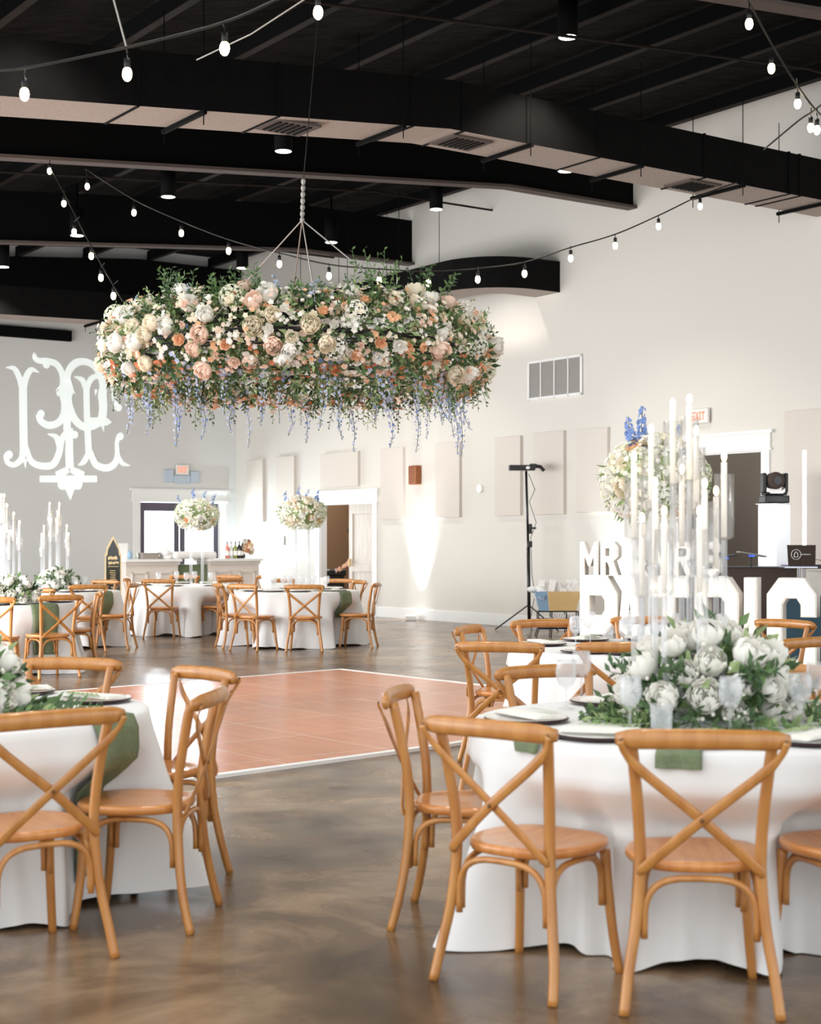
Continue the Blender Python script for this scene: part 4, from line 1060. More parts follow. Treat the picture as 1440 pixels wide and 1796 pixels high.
o = low.build('table_greenery', [M['leaf'], M['leafd'], M['leafl']]); tag(o, 'leafy sprigs fanned round the front peony mound', 'greenery', kind='stuff')
# ---- tall florals on clear stands
def tall_floral(loc, zc, R, H, label, seed, ups, n=46, peach=3):
    r = random.Random(seed); t = thing('tall_flower_arrangement', label, 'flower arrangement', loc)
    m = MB(); m.lathe([(.01, 0), (.15, 0), (.15, .012), (.01, .012)], n=28)
    m.build('stand_base', M['acryl'], t)
    for dx, dy in ((-.09, -.09), (.09, -.09), (.09, .09), (-.09, .09)):
        m = MB(); m.tube([(dx, dy, .012), (dx, dy, zc - H * .45)], .012, 8); m.build('stand_rod', M['acryl'], t, True)
    m = MB(); m.lathe([(.01, zc - H * .46), (.16, zc - H * .46), (.16, zc - H * .44), (.01, zc - H * .44)], n=24); m.build('stand_plate', M['acryl'], t)
    m = MB(); m.ell((0, 0, zc), (R * .7, R * .7, H * .36), 16, 10); m.build('foam_core', M['leafl'], t, True)
    pl = []; c = 0; tries = 0
    while c < n and tries < 1500:
        tries += 1; z = r.uniform(-.85, 1); a = r.uniform(0, 2 * PI); q = math.sqrt(1 - z * z); nn = Vector((q * math.cos(a), q * math.sin(a), z)); s = r.uniform(.06, .085) if c > 9 else r.uniform(.09, .11)
        p = Vector((nn.x * R * .88, nn.y * R * .88, zc + nn.z * H * .42))
        if any((p - q_).length < (s + b) * .58 for q_, b in pl): continue
        pl.append((p, s))
        if c <= 9: put_bloom('hydrangea', ('hydrangea', 'hyd' if c % 2 else 'white'), p - nn * s * .5, nn, s, t)
        else:
            k = ('rose', 'peach') if c % 9 == 0 and peach else ('rose', r.choice(['white', 'cream', 'white'])) if r.random() < .6 else ('peony', r.choice(['white', 'cream'])); put_bloom('rose' if k[0] == 'rose' else 'peony', k, p - nn * s * .4, (nn + Vector((0, 0, -.15))).normalized(), s * .8, t, 'peach rose' if k[1] == 'peach' else None)
        c += 1
    m = MB()
    for i in range(500):
        z = r.uniform(-.9, 1); a = r.uniform(0, 2 * PI); q = math.sqrt(1 - z * z); nn = Vector((q * math.cos(a), q * math.sin(a), z)); p = Vector((nn.x * R, nn.y * R, zc + nn.z * H * .47)) * 1; m.cur = r.choice([0, 0, 1]) ; instance_into(m, BL[('small', 'white')], p, nn, r.uniform(.014, .024), r.random() * 6)
    for i in range(120):
        z = r.uniform(-.9, .6); a = r.uniform(0, 2 * PI); q = math.sqrt(1 - z * z); nn = Vector((q * math.cos(a), q * math.sin(a), z)); p = Vector((nn.x * R * .9, nn.y * R * .9, zc + nn.z * H * .45)); m.cur = 2; leaf(m, p, nn + Vector((0, 0, -.3)), r.uniform(.05, .09), .012, r)
    o = m.build('filler_blossoms', [M['white'], M['hyd'], M['leafl']], t); o['kind'] = 'stuff'
    for dx, dz, L_, tilt in ups:
        mm = MB(); strand(mm, L_, r, True, size=.040 if n == 60 else .03); place(mm.mesh('delphinium', [M['stem'], M['blue'], M['lav']]), 'delphinium', t, (dx, r.uniform(-.08, .08), zc + dz), (0, tilt, 0))
    return t
bx, by = TABLES['B']; pc = at(1148, 842, 10.1)
tall_floral((pc.x, 10.1, TZ), pc.z - TZ, .355, .62, 'largest tall white flower ball with bright blue delphinium spikes', 31, [(-.12, .12, .30, -.22), (-.07, .12, .36, -.02), (.14, .14, .22, .1), (-.1, .05, .26, .12), (.06, -.1, .3, .1)], 60)
pc = at(345, 903, 24.2)
tall_floral((pc.x, 24.2, TZ), pc.z - TZ, .35, .52, 'tall white flower ball in front of the glass doors', 32, [(-.24, .1, .22, -.3), (-.05, .16, .26, 0), (.1, .14, .24, .15), (.22, .1, .24, .3)], 44)
pc = at(530, 900, 21.6)
tall_floral((pc.x, 21.6, TZ), pc.z - TZ, .335, .50, 'tall white flower ball beside the hallway doorway', 33, [(-.2, .12, .18, -.2), (-.05, .16, .2, 0), (.06, .1, .24, .1), (.2, .14, .18, .2)], 44)
# ================================================================ BAR
B0 = Vector((-5.256, 28.5, 0)); RB = Matrix(((D2.x, -D2.y, 0), (D2.y, D2.x, 0), (0, 0, 1)))   # local x along D2, local y = away (D1)
RB = Matrix(((D2.x, D1.x, 0), (D2.y, D1.y, 0), (0, 0, 1)))
def bpt(x, y, z): return B0 + D2 * x + D1 * y + Vector((0, 0, z))
def bx_(px):                                                            # distance along bar face under a picture column
    r = (px - CX) / F; return (B0.x - r * B0.y) / (r * D2.y - D2.x)
def barunit(x0, x1, label):
    t = thing('bar_counter', label, 'bar counter', (0, 0, 0))
    m = MB(); m.box(bpt((x0 + x1) / 2, .3, .53), (x1 - x0, .56, 1.06), RB); m.build('bar_front', M['barw'], t)
    m = MB(); m.box(bpt((x0 + x1) / 2, .28, 1.085), (x1 - x0 + .1, .7, .05), RB); m.build('countertop', M['trim'], t, bevel=.006)
    m = MB(); m.box(bpt((x0 + x1) / 2, .01, 1.03), (x1 - x0 + .04, .04, .06), RB); m.box(bpt((x0 + x1) / 2, .01, .06), (x1 - x0 + .02, .03, .12), RB)
    n = 2; w_ = (x1 - x0) / n
    for i in range(n):
        a, b = x0 + i * w_ + .1, x0 + (i + 1) * w_ - .1
        for q0, q1, z0, z1 in ((a, b, .84, .87), (a, b, .2, .23), (a, a + .03, .2, .87), (b - .03, b, .2, .87)):
            m.box(bpt((q0 + q1) / 2, .01, (z0 + z1) / 2), (q1 - q0, .03, z1 - z0), RB)
    m.build('panel_moulding', M['barw'], t); return t
xa, xb, xc, xd = bx_(222), bx_(313), bx_(369), bx_(455)
barunit(xa, xb, 'pale greige panelled bar counter, section near the black sign')
barunit(xc, xd, 'pale greige panelled bar counter holding the wine bottles')
m = MB(); m.box(bpt((xb + xc) / 2, .32, .5), (xc - xb - .02, .4, 1.0), RB); tag(m.build('bar_gap_panel', M['green']), 'dark green draped panel between the two bar counters', 'bar panel')
m = MB(); m.box(bpt((xb + xc) / 2 + .02, .2, 1.18), (xc - xb + .22, .5, .14), RB); tag(m.build('white_tray_box', M['trim'], bevel=.05), 'rounded white tub bridging the two bar counters', 'tub')
def bottle(x, y, h, r, mt, label, cap='darkbtl'):
    t = thing('wine_bottle', label, 'bottle', bpt(x, y, 1.11), 0, 'bottles on the bar')
    m = MB(); m.lathe([(.002, 0), (r, .002), (r, h * .6), (r * .85, h * .68), (r * .35, h * .78), (r * .32, h * .97), (.002, h * .97)], n=14); m.build('bottle_glass', M[mt], t, True)
    m = MB(); m.lathe([(r * 1.02, h * .18), (r * 1.02, h * .45)], n=14); m.build('bottle_label', M['plate'], t)
    m = MB(); m.lathe([(r * .38, h * .88), (r * .38, h), (.002, h)], n=10); m.build('foil_cap', M[cap], t)
bottle(bx_(405), .15, .33, .045, 'rose', 'rose wine bottle, pinkest of the row on the bar', 'ventm')
bottle(bx_(412), .15, .33, .04, 'clearb', 'clear glass bottle next to the pink one', 'ventm')
bottle(bx_(419), .15, .33, .045, 'greenb', 'yellow green wine bottle on the bar', 'darkbtl')
bottle(bx_(426), .15, .34, .045, 'darkbtl', 'dark wine bottle in the middle of the bar row')
bottle(bx_(433), .18, .34, .045, 'darkbtl', 'dark wine bottle half hidden behind the bar flowers')
t = thing('flower_arrangement', 'small cream flower arrangement with black bow on the bar end', 'flowers', bpt(bx_(441), .15, 1.11))
m = MB(); m.lathe([(.03, 0), (.05, .01), (.05, .14), (.045, .14), (.04, .02)], n=12); m.build('vase', M['glass'], t, True)
rb = random.Random(5)
for i in range(16):
    p = Vector((rb.uniform(-.16, .14), rb.uniform(-.06, .06), rb.uniform(.08, .36))); put_bloom('rose', ('rose', rb.choice(['cream', 'white', 'peach'])), p, Vector((rb.uniform(-.3, .3), -1, .5)).normalized(), rb.uniform(.045, .07), t)
m = MB(); m.box((-.04, .0, .3), (.03, .1, .12)); m.box((-.02, -.02, .36), (.12, .06, .03)); m.box((-.1, -.05, .05), (.12, .05, .07)); m.build('black_ribbon', M['blackp'], t, bevel=.01)
m = MB(); m.box(bpt(bx_(268), .2, 1.17), (.34, .25, .12), RB); tag(m.build('napkin_tray', M['grey'], bevel=.01), 'low grey tray on the bar before the glass door', 'tray')
m = MB(); m.box(bpt(bx_(290), .2, 1.14), (.12, .12, .06), RB); tag(m.build('small_box', M['ventm'], bevel=.008), 'small grey box on the bar beside the tray', 'box')
for px, h, r, mt, lb in ((236, .17, .04, 'bluem', 'short blue bottle at the sign end of the bar'), (244, .14, .025, 'clearb', 'slim clear shaker bottle on the bar'), (249, .14, .025, 'clearb', 'second slim clear shaker, nearer the tray')):
    m = MB(); p = bpt(bx_(px), .2, 1.11); m.lathe([(.002, 0), (r, 0), (r, h * .7), (r * .4, h * .85), (r * .4, h), (.002, h)], p, 12); tag(m.build('shaker_bottle', M[mt], None, True), lb, 'bottle')
m = MB(); m.box(bpt(bx_(226), .25, 1.26), (.18, .02, .3), RB); tag(m.build('bar_menu_sign', M['plate']), 'blank white card standing at the end of the bar', 'card')
m = MB(); 
for i in range(5): m.ell(bpt(bx_(303) + rb.uniform(-.12, .12), .2 + rb.uniform(-.08, .08), 1.15 + rb.uniform(0, .08)), (.11, .09, .07), 10, 7)
tag(m.build('crumpled_cloth', M['cloth'], None, True), 'crumpled white cloth heaped on the bar near the middle', 'cloth')
# arched black sign
sg = thing('arched_sign', 'black pointed-arch menu sign with gold frame and gold writing', 'sign', at(198, 1000, 25.5) * 1)
sg.location.z = 0; sg.rotation_euler = (0, 0, math.radians(18))
def archpoly(w_, h, n=8):
    P = [(-w_, 0), (w_, 0), (w_, h - .30)]
    P += [(w_ * .82, h - .27), (w_ * .74, h - .18), (w_ * .5, h - .12), (w_ * .22, h - .05), (0, h)]
    P += [(-x, y) for x, y in P[3:-1][::-1]] + [(-w_, h - .30)]
    return P
TX = Matrix(((1, 0, 0), (0, 0, -1), (0, 1, 0)))
m = MB(); m.prism(archpoly(.135, 1.53), -.0, .03, TX); m.build('gold_frame', M['goldp'], sg)
m = MB(); m.prism([(x * .84, .06 + y * .945) for x, y in archpoly(.135, 1.50)], .028, .036, TX); m.build('black_board', M['darkbtl'], sg)
m = MB(); rs = random.Random(12)
def scrib(x0, x1, z, a, r=.006):
    n = max(4, int((x1 - x0) / .012)); m.tube([(.66 * (x0 + (x1 - x0) * i / n), -.040, z + a * math.sin(i * 1.9 + rs.random())) for i in range(n + 1)], r, 4)
scrib(-.13, .10, 1.17, .03, .010); scrib(-.12, .13, 1.09, .028, .010); scrib(-.13, .13, 1.03, .004, .005)
for i in range(7): scrib(-.08 + rs.uniform(-.02, .02), .06 + rs.uniform(-.02, .03), .96 - i * .035, .008, .005)
for i in range(4): scrib(-.06 + rs.uniform(-.02, .02), .06 + rs.uniform(-.02, .02), .68 - i * .045, .010, .006)
m.build('gold_writing', M['goldp'], sg)
m = MB(); m.tube([(-.10, .04, 1.1), (-.15, .45, .0)], .012, 6); m.tube([(.10, .04, 1.1), (.15, .45, 0)], .012, 6); m.build('easel_leg', M['goldp'], sg)
# ================================================================ MARQUEE LETTERS
GL = {
 'P': ([(0, 0), (.26, 0), (.26, .40), (.66, .40), (1, .54), (1, .82), (.74, 1), (0, 1)], [(.26, .60), (.26, .80), (.58, .80), (.66, .75), (.66, .65), (.58, .60)]),
 'A': ([(0, 0), (.30, 0), (.36, .22), (.64, .22), (.70, 0), (1, 0), (.72, 1), (.28, 1)], [(.42, .40), (.50, .74), (.58, .40)]),
 'T': ([(.34, 0), (.66, 0), (.66, .79), (1, .79), (1, 1), (0, 1), (0, .79), (.34, .79)], None),
 'R': ([(0, 0), (.30, 0), (.30, .38), (.38, .38), (.66, 0), (1, 0), (.74, .42), (1, .55), (1, .84), (.76, 1), (0, 1)], [(.30, .57), (.30, .80), (.60, .80), (.68, .75), (.68, .62), (.60, .57)]),
 'I': ([(0, 0), (1, 0), (1, 1), (0, 1)], None),
 'C': ([(.24, 0), (.76, 0), (1, .16), (1, .38), (.68, .38), (.68, .26), (.60, .20), (.40, .20), (.32, .26), (.32, .74), (.40, .80), (.60, .80), (.68, .74), (.68, .62), (1, .62), (1, .84), (.76, 1), (.24, 1), (0, .84), (0, .16)], None),
 'M': ([(0, 0), (.27, 0), (.27, .52), (.44, .26), (.56, .26), (.73, .52), (.73, 0), (1, 0), (1, 1), (.77, 1), (.5, .58), (.23, 1), (0, 1)], None),
 'S': ([(.22, 0), (.78, 0), (1, .14), (1, .46), (.78, .60), (.34, .62), (.34, .78), (.66, .78), (.66, .70), (1, .70), (1, .86), (.78, 1), (.22, 1), (0, .86), (0, .54), (.22, .40), (.66, .38), (.66, .22), (.34, .22), (.34, .32), (0, .32), (0, .14)], None),
 '&': ([(.14, 0), (.56, 0), (.68, .10), (.78, 0), (1, 0), (.80, .22), (.94, .36), (.80, .48), (.66, .36), (.54, .50), (.70, .62), (.70, .86), (.54, 1), (.26, 1), (.10, .86), (.10, .66), (.20, .54), (0, .40), (0, .14)], None)}
LD = Vector((.906, -.423, 0)); LN = Vector((-.423, -.906, 0)); L0 = Vector((1.87, 17.0, 0))
RL = Matrix(((LD.x, 0, LN.x), (LD.y, 0, LN.y), (0, 1, 0)))
def shape_mesh(outer, hole, depth, name, material):
    cu = bpy.data.curves.new(name, 'CURVE'); cu.dimensions = '2D'; cu.fill_mode = 'BOTH'; cu.extrude = depth / 2
    for pl in (outer, hole):
        if not pl: continue
        sp = cu.splines.new('POLY'); sp.points.add(len(pl) - 1); sp.use_cyclic_u = True
        for i, (x, y) in enumerate(pl): sp.points[i].co = (x, y, 0, 1)
    ob = bpy.data.objects.new('tmp', cu); COL.objects.link(ob); dg = bpy.context.evaluated_depsgraph_get(); me = bpy.data.meshes.new_from_object(ob.evaluated_get(dg)); bpy.data.objects.remove(ob); bpy.data.curves.remove(cu)
    me.materials.clear(); me.materials.append(material); me.name = name; return me
mq_bulb = MB().ell((0, 0, 0), (.02, .02, .02), 10, 7).mesh('marquee_bulb', M['bulb'], True)
def letter(ch_, u0, u1, z0, h, depth, label, bulbs=None):
    W = u1 - u0; outer, hole = GL[ch_]; sc2 = lambda P: [(x * W, y * h) for x, y in P] if P else None
    t = thing('marquee_letter', label, 'marquee letter', L0 + LD * u0 + Vector((0, 0, z0)))
    t.rotation_mode = 'QUATERNION'; t.rotation_quaternion = RL.to_quaternion()
    place(shape_mesh(sc2(outer), sc2(hole), depth, 'letter_shell', M['marq']), 'letter_shell', t, (0, 0, -depth / 2))
    cx_ = W / 2; cy_ = h / 2; ins = .016
    def inset(P):
        if not P: return None
        P = sc2(P); n = len(P); area = sum(P[i][0] * P[(i + 1) % n][1] - P[(i + 1) % n][0] * P[i][1] for i in range(n)); out = []
        sgn = 1 if area > 0 else -1
        for i in range(n):
            a, b, c = P[i - 1], P[i], P[(i + 1) % n]
            d1 = Vector((b[0] - a[0], b[1] - a[1])).normalized(); d2_ = Vector((c[0] - b[0], c[1] - b[1])).normalized(); n1 = Vector((-d1.y, d1.x)) * sgn; n2 = Vector((-d2_.y, d2_.x)) * sgn
            k = n1 + n2; k = k / max(.4, k.dot(n1)) if k.length > 1e-6 else n1
            out.append((b[0] + k.x * ins, b[1] + k.y * ins))
        return out
    hi = None
    if hole:
        P = sc2(hole); mx = sum(p[0] for p in P) / len(P); my = sum(p[1] for p in P) / len(P); hi = [(mx + (x - mx) * 1.12, my + (y - my) * 1.12) for x, y in P]
    place(shape_mesh(inset(outer), hi, .004, 'lit_face', M['marqf']), 'lit_face', t, (0, 0, .004))
    for x, y in bulbs or []: place(mq_bulb, 'marquee_bulb', t, (x * W, y * h, .018))
    return t
H = 1.07
LB = {'P': [(.13, .1), (.13, .35), (.13, .6), (.13, .85), (.5, .9), (.82, .8), (.82, .58), (.5, .5)], 'A': [(.16, .1), (.24, .35), (.32, .6), (.5, .9), (.68, .6), (.76, .35), (.84, .1)],
      'T': [(.12, .9), (.5, .9), (.88, .9), (.5, .6), (.5, .35), (.5, .1)], 'R': [(.14, .1), (.14, .35), (.14, .6), (.14, .85), (.5, .9), (.84, .75), (.6, .46), (.8, .12)],
      'I': [(.5, .1), (.5, .3), (.5, .5), (.5, .7), (.5, .9)], 'C': [(.16, .3), (.16, .55), (.16, .78), (.36, .9), (.64, .9), (.84, .72), (.36, .1), (.64, .1), (.84, .28)]}
for ch_, a, b in (('P', 0, .43), ('A', .40, .74), ('T', .79, 1.22), ('R', 1.285, 1.76), ('I', 1.815, 1.955), ('C', 2.055, 2.57)):
    letter(ch_, a, b, .0, H, .20, 'large white lit marquee letter %s standing on the floor' % ch_, LB[ch_])
for ch_, a, b, q in (('M', 0, .215, 'first small letter M above the big P'), ('R', .235, .44, 'small letter R next to first M'), ('&', .505, .78, 'small ampersand'), ('M', .81, 1.03, 'second small letter M, behind candlesticks'), ('R', 1.05, 1.27, 'second small letter R, behind candlesticks'), ('S', 1.33, 1.56, 'small letter S ending the upper row')):
    letter(ch_, a, b, H + .012, .365, .13, 'white lit marquee, ' + q)
m = MB(); o0 = L0 + LN * -.1 + Vector((0, 0, H + .006)); m.box(o0 + LD * .8, (1.62, .16, .010), Matrix(((LD.x, -LN.x, 0), (LD.y, -LN.y, 0), (0, 0, 1)))); tag(m.build('letter_shelf', M['trim']), 'thin white board between the two rows of marquee letters', 'shelf')
# ================================================================ DJ CORNER
def yawR(deg): return Matrix.Rotation(math.radians(deg), 3, 'Z')
RD = yawR(-25)
p = at(1290, 995, 19.3); dj = thing('dj_booth', 'dark brown covered dj table behind the marquee letters', 'dj booth', (p.x, 19.3, 0)); dj.rotation_euler = (0, 0, math.radians(-12))
m = MB(); m.box((.0, .3, .555), (1.5, .6, 1.11)); m.build('table_cover', M['darkb'], dj)
m = MB(); m.box((0, .3, 1.12), (1.52, .62, .02)); m.build('table_top', M['blackp'], dj)
p = at(1440, 1010, 17.9); m = MB(); m.box((p.x + .1, 18.1, .4), (1.0, .5, .8), yawR(-12)); tag(m.build('side_table', M['bluep']), 'muted blue covered table behind the letter C', 'table')
# totem with scrim
p = at(1358, 885, 20.2); z1 = p.z
tt = thing('light_totem', 'white fabric covered truss totem under the moving head light', 'totem', (p.x, 20.2, 0)); tt.rotation_euler = (0, 0, math.radians(-50 + 90))
m = MB(); m.box((0, 0, z1 / 2), (.30, .30, z1)); m.build('scrim_cover', M['scrim'], tt, bevel=.01)
m = MB(); m.box((0, 0, z1 + .006), (.34, .34, .012)); m.build('top_plate', M['trim'], tt)
mh = thing('moving_head_light', 'black moving head stage light on the white totem', 'stage light', (p.x, 20.2, z1 + .013)); mh.rotation_euler = (0, 0, math.radians(6))
m = MB(); m.box((0, 0, .055), (.33, .26, .10)); m.build('light_base', M['blackp'], mh, bevel=.015)
m = MB(); m.box((0, 0, .13), (.30, .2, .04)); m.box((-.145, 0, .27), (.05, .14, .26)); m.box((.145, 0, .27), (.05, .14, .26)); m.build('yoke', M['blackp'], mh, bevel=.018)
m = MB(); m.tube([(0, .14, .30), (0, -.06, .30), (0, -.13, .30)], [.10, .115, .10], 20); hd = m.build('light_head', M['darkb'], mh, True)
m = MB(); m.tube([(0, -.13, .30), (0, -.142, .30)], [.055, .055], 18); m.build('light_lens', M['blackp'], hd)
m = MB(); m.prism([(-.11, .15), (-.08, .13), (.08, .13), (.11, .15), (.11, .2), (.07, .165), (-.07, .165), (-.11, .2)], .10, .106, TX); m.build('yoke_panel', M['trim'], mh)
# light tube
p = at(1411, 790, 19.6); q = at(1413, 935, 19.6); lt = thing('tube_light', 'tall glowing white tube light beside the totem', 'tube light', (p.x, 19.6, 0))
m = MB(); m.tube([(0, 0, q.z - .2), (0, 0, p.z)], .024, 14); m.build('tube', M['tube'], lt, True)
m = MB(); m.tube([(0, 0, .02), (0, 0, q.z - .2)], .02, 8); m.lathe([(.01, 0), (.16, 0), (.16, .02), (.01, .02)], n=20); m.build('tube_stand', M['trim'], lt)
# laptop on stand
p = at(1406, 992, 18.7); lp = thing('laptop', 'open laptop seen from behind with round white logo on lid', 'laptop', (p.x, 18.7, p.z)); lp.rotation_euler = (0, 0, math.radians(6))
m = MB(); m.prism([(-.17, 0), (.17, 0), (.175, .25), (-.185, .25)], 0, .012, TX); m.build('laptop_lid', M['darkb'], lp, bevel=.004)
m = MB(); m.box((0, .13, -.0), (.34, .26, .018)); m.build('laptop_base', M['purple'], lp)
m = MB(); R_o = Vector((-.075, -.016, .135))
m.tube([R_o + Vector((.06 * math.cos(a), 0, .06 * math.sin(a))) for a in [2 * PI * i / 24 for i in range(25)]], .004, 5)
m.tube([R_o + Vector((x, 0, z)) for x, z in ((-.025, -.03), (-.02, .01), (0, .035), (.02, .01), (.025, -.03), (-.025, -.03))], .005, 5)
m.tube([R_o + Vector((.06 + i * .011, 0, .006 * math.sin(i * 2.1))) for i in range(12)], .005, 5); m.build('lid_logo', M['trim'], lp)
ls = thing('laptop_stand', 'metal laptop stand on the dj table', 'stand', (p.x, 18.75, 0))
m = MB(); m.tube([(0, .05, .02), (0, .05, p.z - .03)], .02, 8); m.tube([(.05, .05, .8), (.05, .05, p.z - .03)], .012, 8); m.lathe([(.01, 0), (.16, 0), (.16, .02), (.01, .02)], (0, .05, 0), 16); m.build('stand_pole', M['chrome'], ls)
m = MB(); m.box((.0, .12, p.z - .022), (.40, .3, .016)); m.build('stand_tray', M['chrome'], ls)
# flat controllers on stems
for px, py, D, w_, tilt, lb in ((1318, 972, 19.5, .34, -10, 'tilted flat panel on a stem glowing blue beneath'), (1272, 976, 19.4, .26, 8, 'second flat dark panel on a stem behind glass tubes')):
    p = at(px, py, D); c = thing('lighting_controller', lb, 'controller', (p.x, D, p.z))
    m = MB(); m.box((0, 0, 0), (w_, .22, .02), Matrix.Rotation(math.radians(-tilt), 3, 'Y')); m.build('controller_body', M['ventm'] if tilt < 0 else M['blackp'], c, bevel=.004)
    m = MB(); m.box((-.02, -.112, -.02), (.08, .01, .022)); m.build('blue_light', M['bluel'], c)
    m = MB(); m.tube([(0, .02, -.01), (0, .02, 1.13 - p.z)], .01, 6); m.build('stem', M['blackp'], c)
m = MB(); p = at(1440, 995, 18.9); m.box((p.x, 18.9, 1.14), (.5, .35, .05)); m.tube([(p.x - .25, 18.75, 1.17), (p.x - .1, 18.72, 1.23), (p.x + .1, 18.75, 1.18)], .005, 4)
tag(m.build('mixing_console', M['blackp'], bevel=.005), 'low black mixing console beside the laptop stand', 'mixer')
# ================================================================ PROJECTOR STAND
p = at(925, 1100, 24.9); ps = thing('projector_stand', 'tall thin black tripod stand carrying a projector', 'stand', (p.x, 24.9, 0))
ztop = at(925, 826, 24.9).z
m = MB(); m.tube([(0.03, 0, .12), (.015, 0, 1.35)], .028, 8); m.build('lower_pole', M['blackp'], ps, True)
m = MB(); m.tube([(.015, 0, 1.3), (-.02, 0, ztop)], .02, 8); m.build('upper_pole', M['blackp'], ps, True)
m = MB(); m.box((.04, -.02, 1.40), (.07, .07, .1)); m.box((.08, -.03, 1.66), (.12, .03, .03)); m.box((.05, -.01, 1.65), (.05, .05, .16)); m.build('clamp', M['blackp'], ps, bevel=.006)
for a in (2.9, -.6, 1.4):
    m = MB(); m.tube([(.02, 0, .42), (.02 + .55 * math.cos(a), .55 * math.sin(a), .012)], .012, 6); m.build('leg', M['blackp'], ps)
m = MB(); m.tube([(.02, -.02, ztop - .05), (.12, -.02, ztop - .3), (.03, -.03, ztop - .5), (.14, -.03, 1.75), (.05, -.03, 1.5), (.07, -.03, .9), (.12, -.03, .6), (.05, -.03, .2)], .006, 5); m.build('cable', M['blackp'], ps)
pj = thing('projector', 'flat black projector with bracket on top of the tall stand', 'projector', (p.x - .03, 24.9, ztop))
m = MB(); m.box((-.06, 0, .05), (.42, .26, .085)); m.build('projector_body', M['blackp'], pj, bevel=.012)
m = MB(); m.tube([(.16, 0, .08), (.24, 0, .07), (.30, 0, .0)], .03, 8); m.box((.12, 0, .08), (.1, .12, .07)); m.build('bracket', M['blackp'], pj)
m = MB(); m.ell((.03, -.135, .045), (.035, .012, .025), 10, 6); m.build('lens', M['trim'], pj)
# ================================================================ BASKET ON WIRE STAND
D = 23.5; p = at(978, 1072, D); bs = thing('wire_plant_stand', 'black wire stand under the gold tub', 'stand', (p.x, D, 0)); zt = p.z
m = MB()
for sy in (-.14, .14):
    for sx in (-.30, -.10, .12, .30):
        m.tube([(sx, sy, zt), (sx, sy, .1), (sx * 1.12, sy, .0)], .009, 6)
    for z in (zt, zt - .12, .12): m.tube([(-.30, sy, z), (.30, sy, z)], .008, 6)
for sx in (-.3, .3):
    for z in (zt, .12): m.tube([(sx, -.14, z), (sx, .14, z)], .008, 6)
m.build('wire_frame', M['blackp'], bs)
tb_ = thing('metal_tub', 'flared gold and pale blue metal tub on a black wire stand', 'tub', (p.x, D, zt + .012))
hh = at(978, 1037, D).z - zt - .012
def frust(x0, x1, X0, X1, mt, nm):
    m = MB(); o = len(m.v)
    for z, a, b, dy in ((0, x0, x1, .13), (hh, X0, X1, .17)):
        for x, y in ((a, -dy), (b, -dy), (b, dy), (a, dy)): m.v.append(Vector((x, y, z)))
    for q in ((3, 2, 1, 0), (0, 1, 5, 4), (1, 2, 6, 5), (2, 3, 7, 6), (3, 0, 4, 7)): m.face(*q)
    o = m.build(nm, mt, tb_); s_ = o.modifiers.new('t', 'SOLIDIFY'); s_.thickness = .008
frust(-.28, -.14, -.36, -.17, M['bluem'], 'blue_side'); frust(-.14, .27, -.17, .34, M['gold'], 'gold_side')
m = MB()
for i in range(24):
    x = -.13 + i * .0165; m.tube([(x, -.134, .01), (x * 1.2, -.174, hh)], .004, 4)
m.build('flutes', M['gold'], tb_)
m = MB(); m.tube([(-.3, -.17, hh - .08), (-.27, -.2, hh - .12), (-.22, -.2, hh - .12), (-.2, -.17, hh - .06)], .008, 6); m.build('handle', M['chrome'], tb_)
rp_ = random.Random(3)
for i in range(22):
    x = -.30 + i * .028; m = MB(); h = rp_.uniform(.16, .30); tx = rp_.uniform(-.25, .35); R = Matrix.Rotation(tx, 3, 'Y') @ Matrix.Rotation(rp_.uniform(-.2, .2), 3, 'X')
    m.box((p.x + x, D + rp_.uniform(-.08, .08), zt + .10 + hh * .3 + h / 2), (.10, .004, h), R)
    m.box((p.x + x, D + rp_.uniform(-.08, .08), zt + .10 + hh * .3 + h / 2), (.012, .012, h), R)
    tag(m.build('paper_fan', M['plate']), 'white paper fan standing in the gold tub', 'fan', 'white paper fans in the tub')
m = MB()
for i in range(8): m.ell((p.x - .3 + rp_.uniform(-.08, .1), D + rp_.uniform(-.1, .1), zt + hh + rp_.uniform(0, .07)), (.09, .07, .045), 10, 6)
tag(m.build('white_ribbon_heap', M['cloth'], None, True), 'loose white ribbon spilling over the blue side of the tub', 'ribbon')
m = MB()
for i in range(9): m.box((p.x - .12 + i * .04, D, .12 + .12), (.006, .2, .2), Matrix.Rotation(.4, 3, 'Y'))
tag(m.build('stack_of_programs', M['plate']), 'white booklets on the lower tier of the wire stand', 'booklets')
m = MB(); wallbox(m, 5.75, 5.5, 1.66, 1.75, 2.57, 2.6); tag(m.build('wall_plaque', M['blackp']), 'small black plaque on the tan hallway wall', 'plaque')
# ================================================================ CART AND PERSON IN THE HALLWAY
c0 = P0 + D1 * 6.3 + D2 * .85
ca = thing('service_cart', 'black service cart inside the hallway doorway', 'cart', (-1.68, 31.7, 0)); ca.rotation_euler = (0, 0, math.radians(10))
m = MB(); m.box((.0, 0, .80), (.66, .42, .12)); m.build('upper_tray', M['blackp'], ca, bevel=.02)
m = MB(); m.box((0, 0, .25), (.66, .42, .08)); m.build('lower_tray', M['blackp'], ca, bevel=.02)
m = MB(); m.box((0, 0, .55), (.5, .3, .5)); m.build('cart_bin', M['blackp'], ca, bevel=.02)
for sx in (-.28, .28):
    for sy in (-.16, .16):
        m = MB(); m.tube([(sx, sy, .08), (sx, sy, .8)], .02, 6); m.ell((sx, sy, .05), (.05, .02, .05), 12, 6); m.build('caster', M['blackp'], ca)
m = MB(); m.box((-.1, -.22, .86), (.16, .03, .04)); m.box((.12, -.22, .86), (.05, .03, .05)); m.build('tray_label', M['trim'], ca)
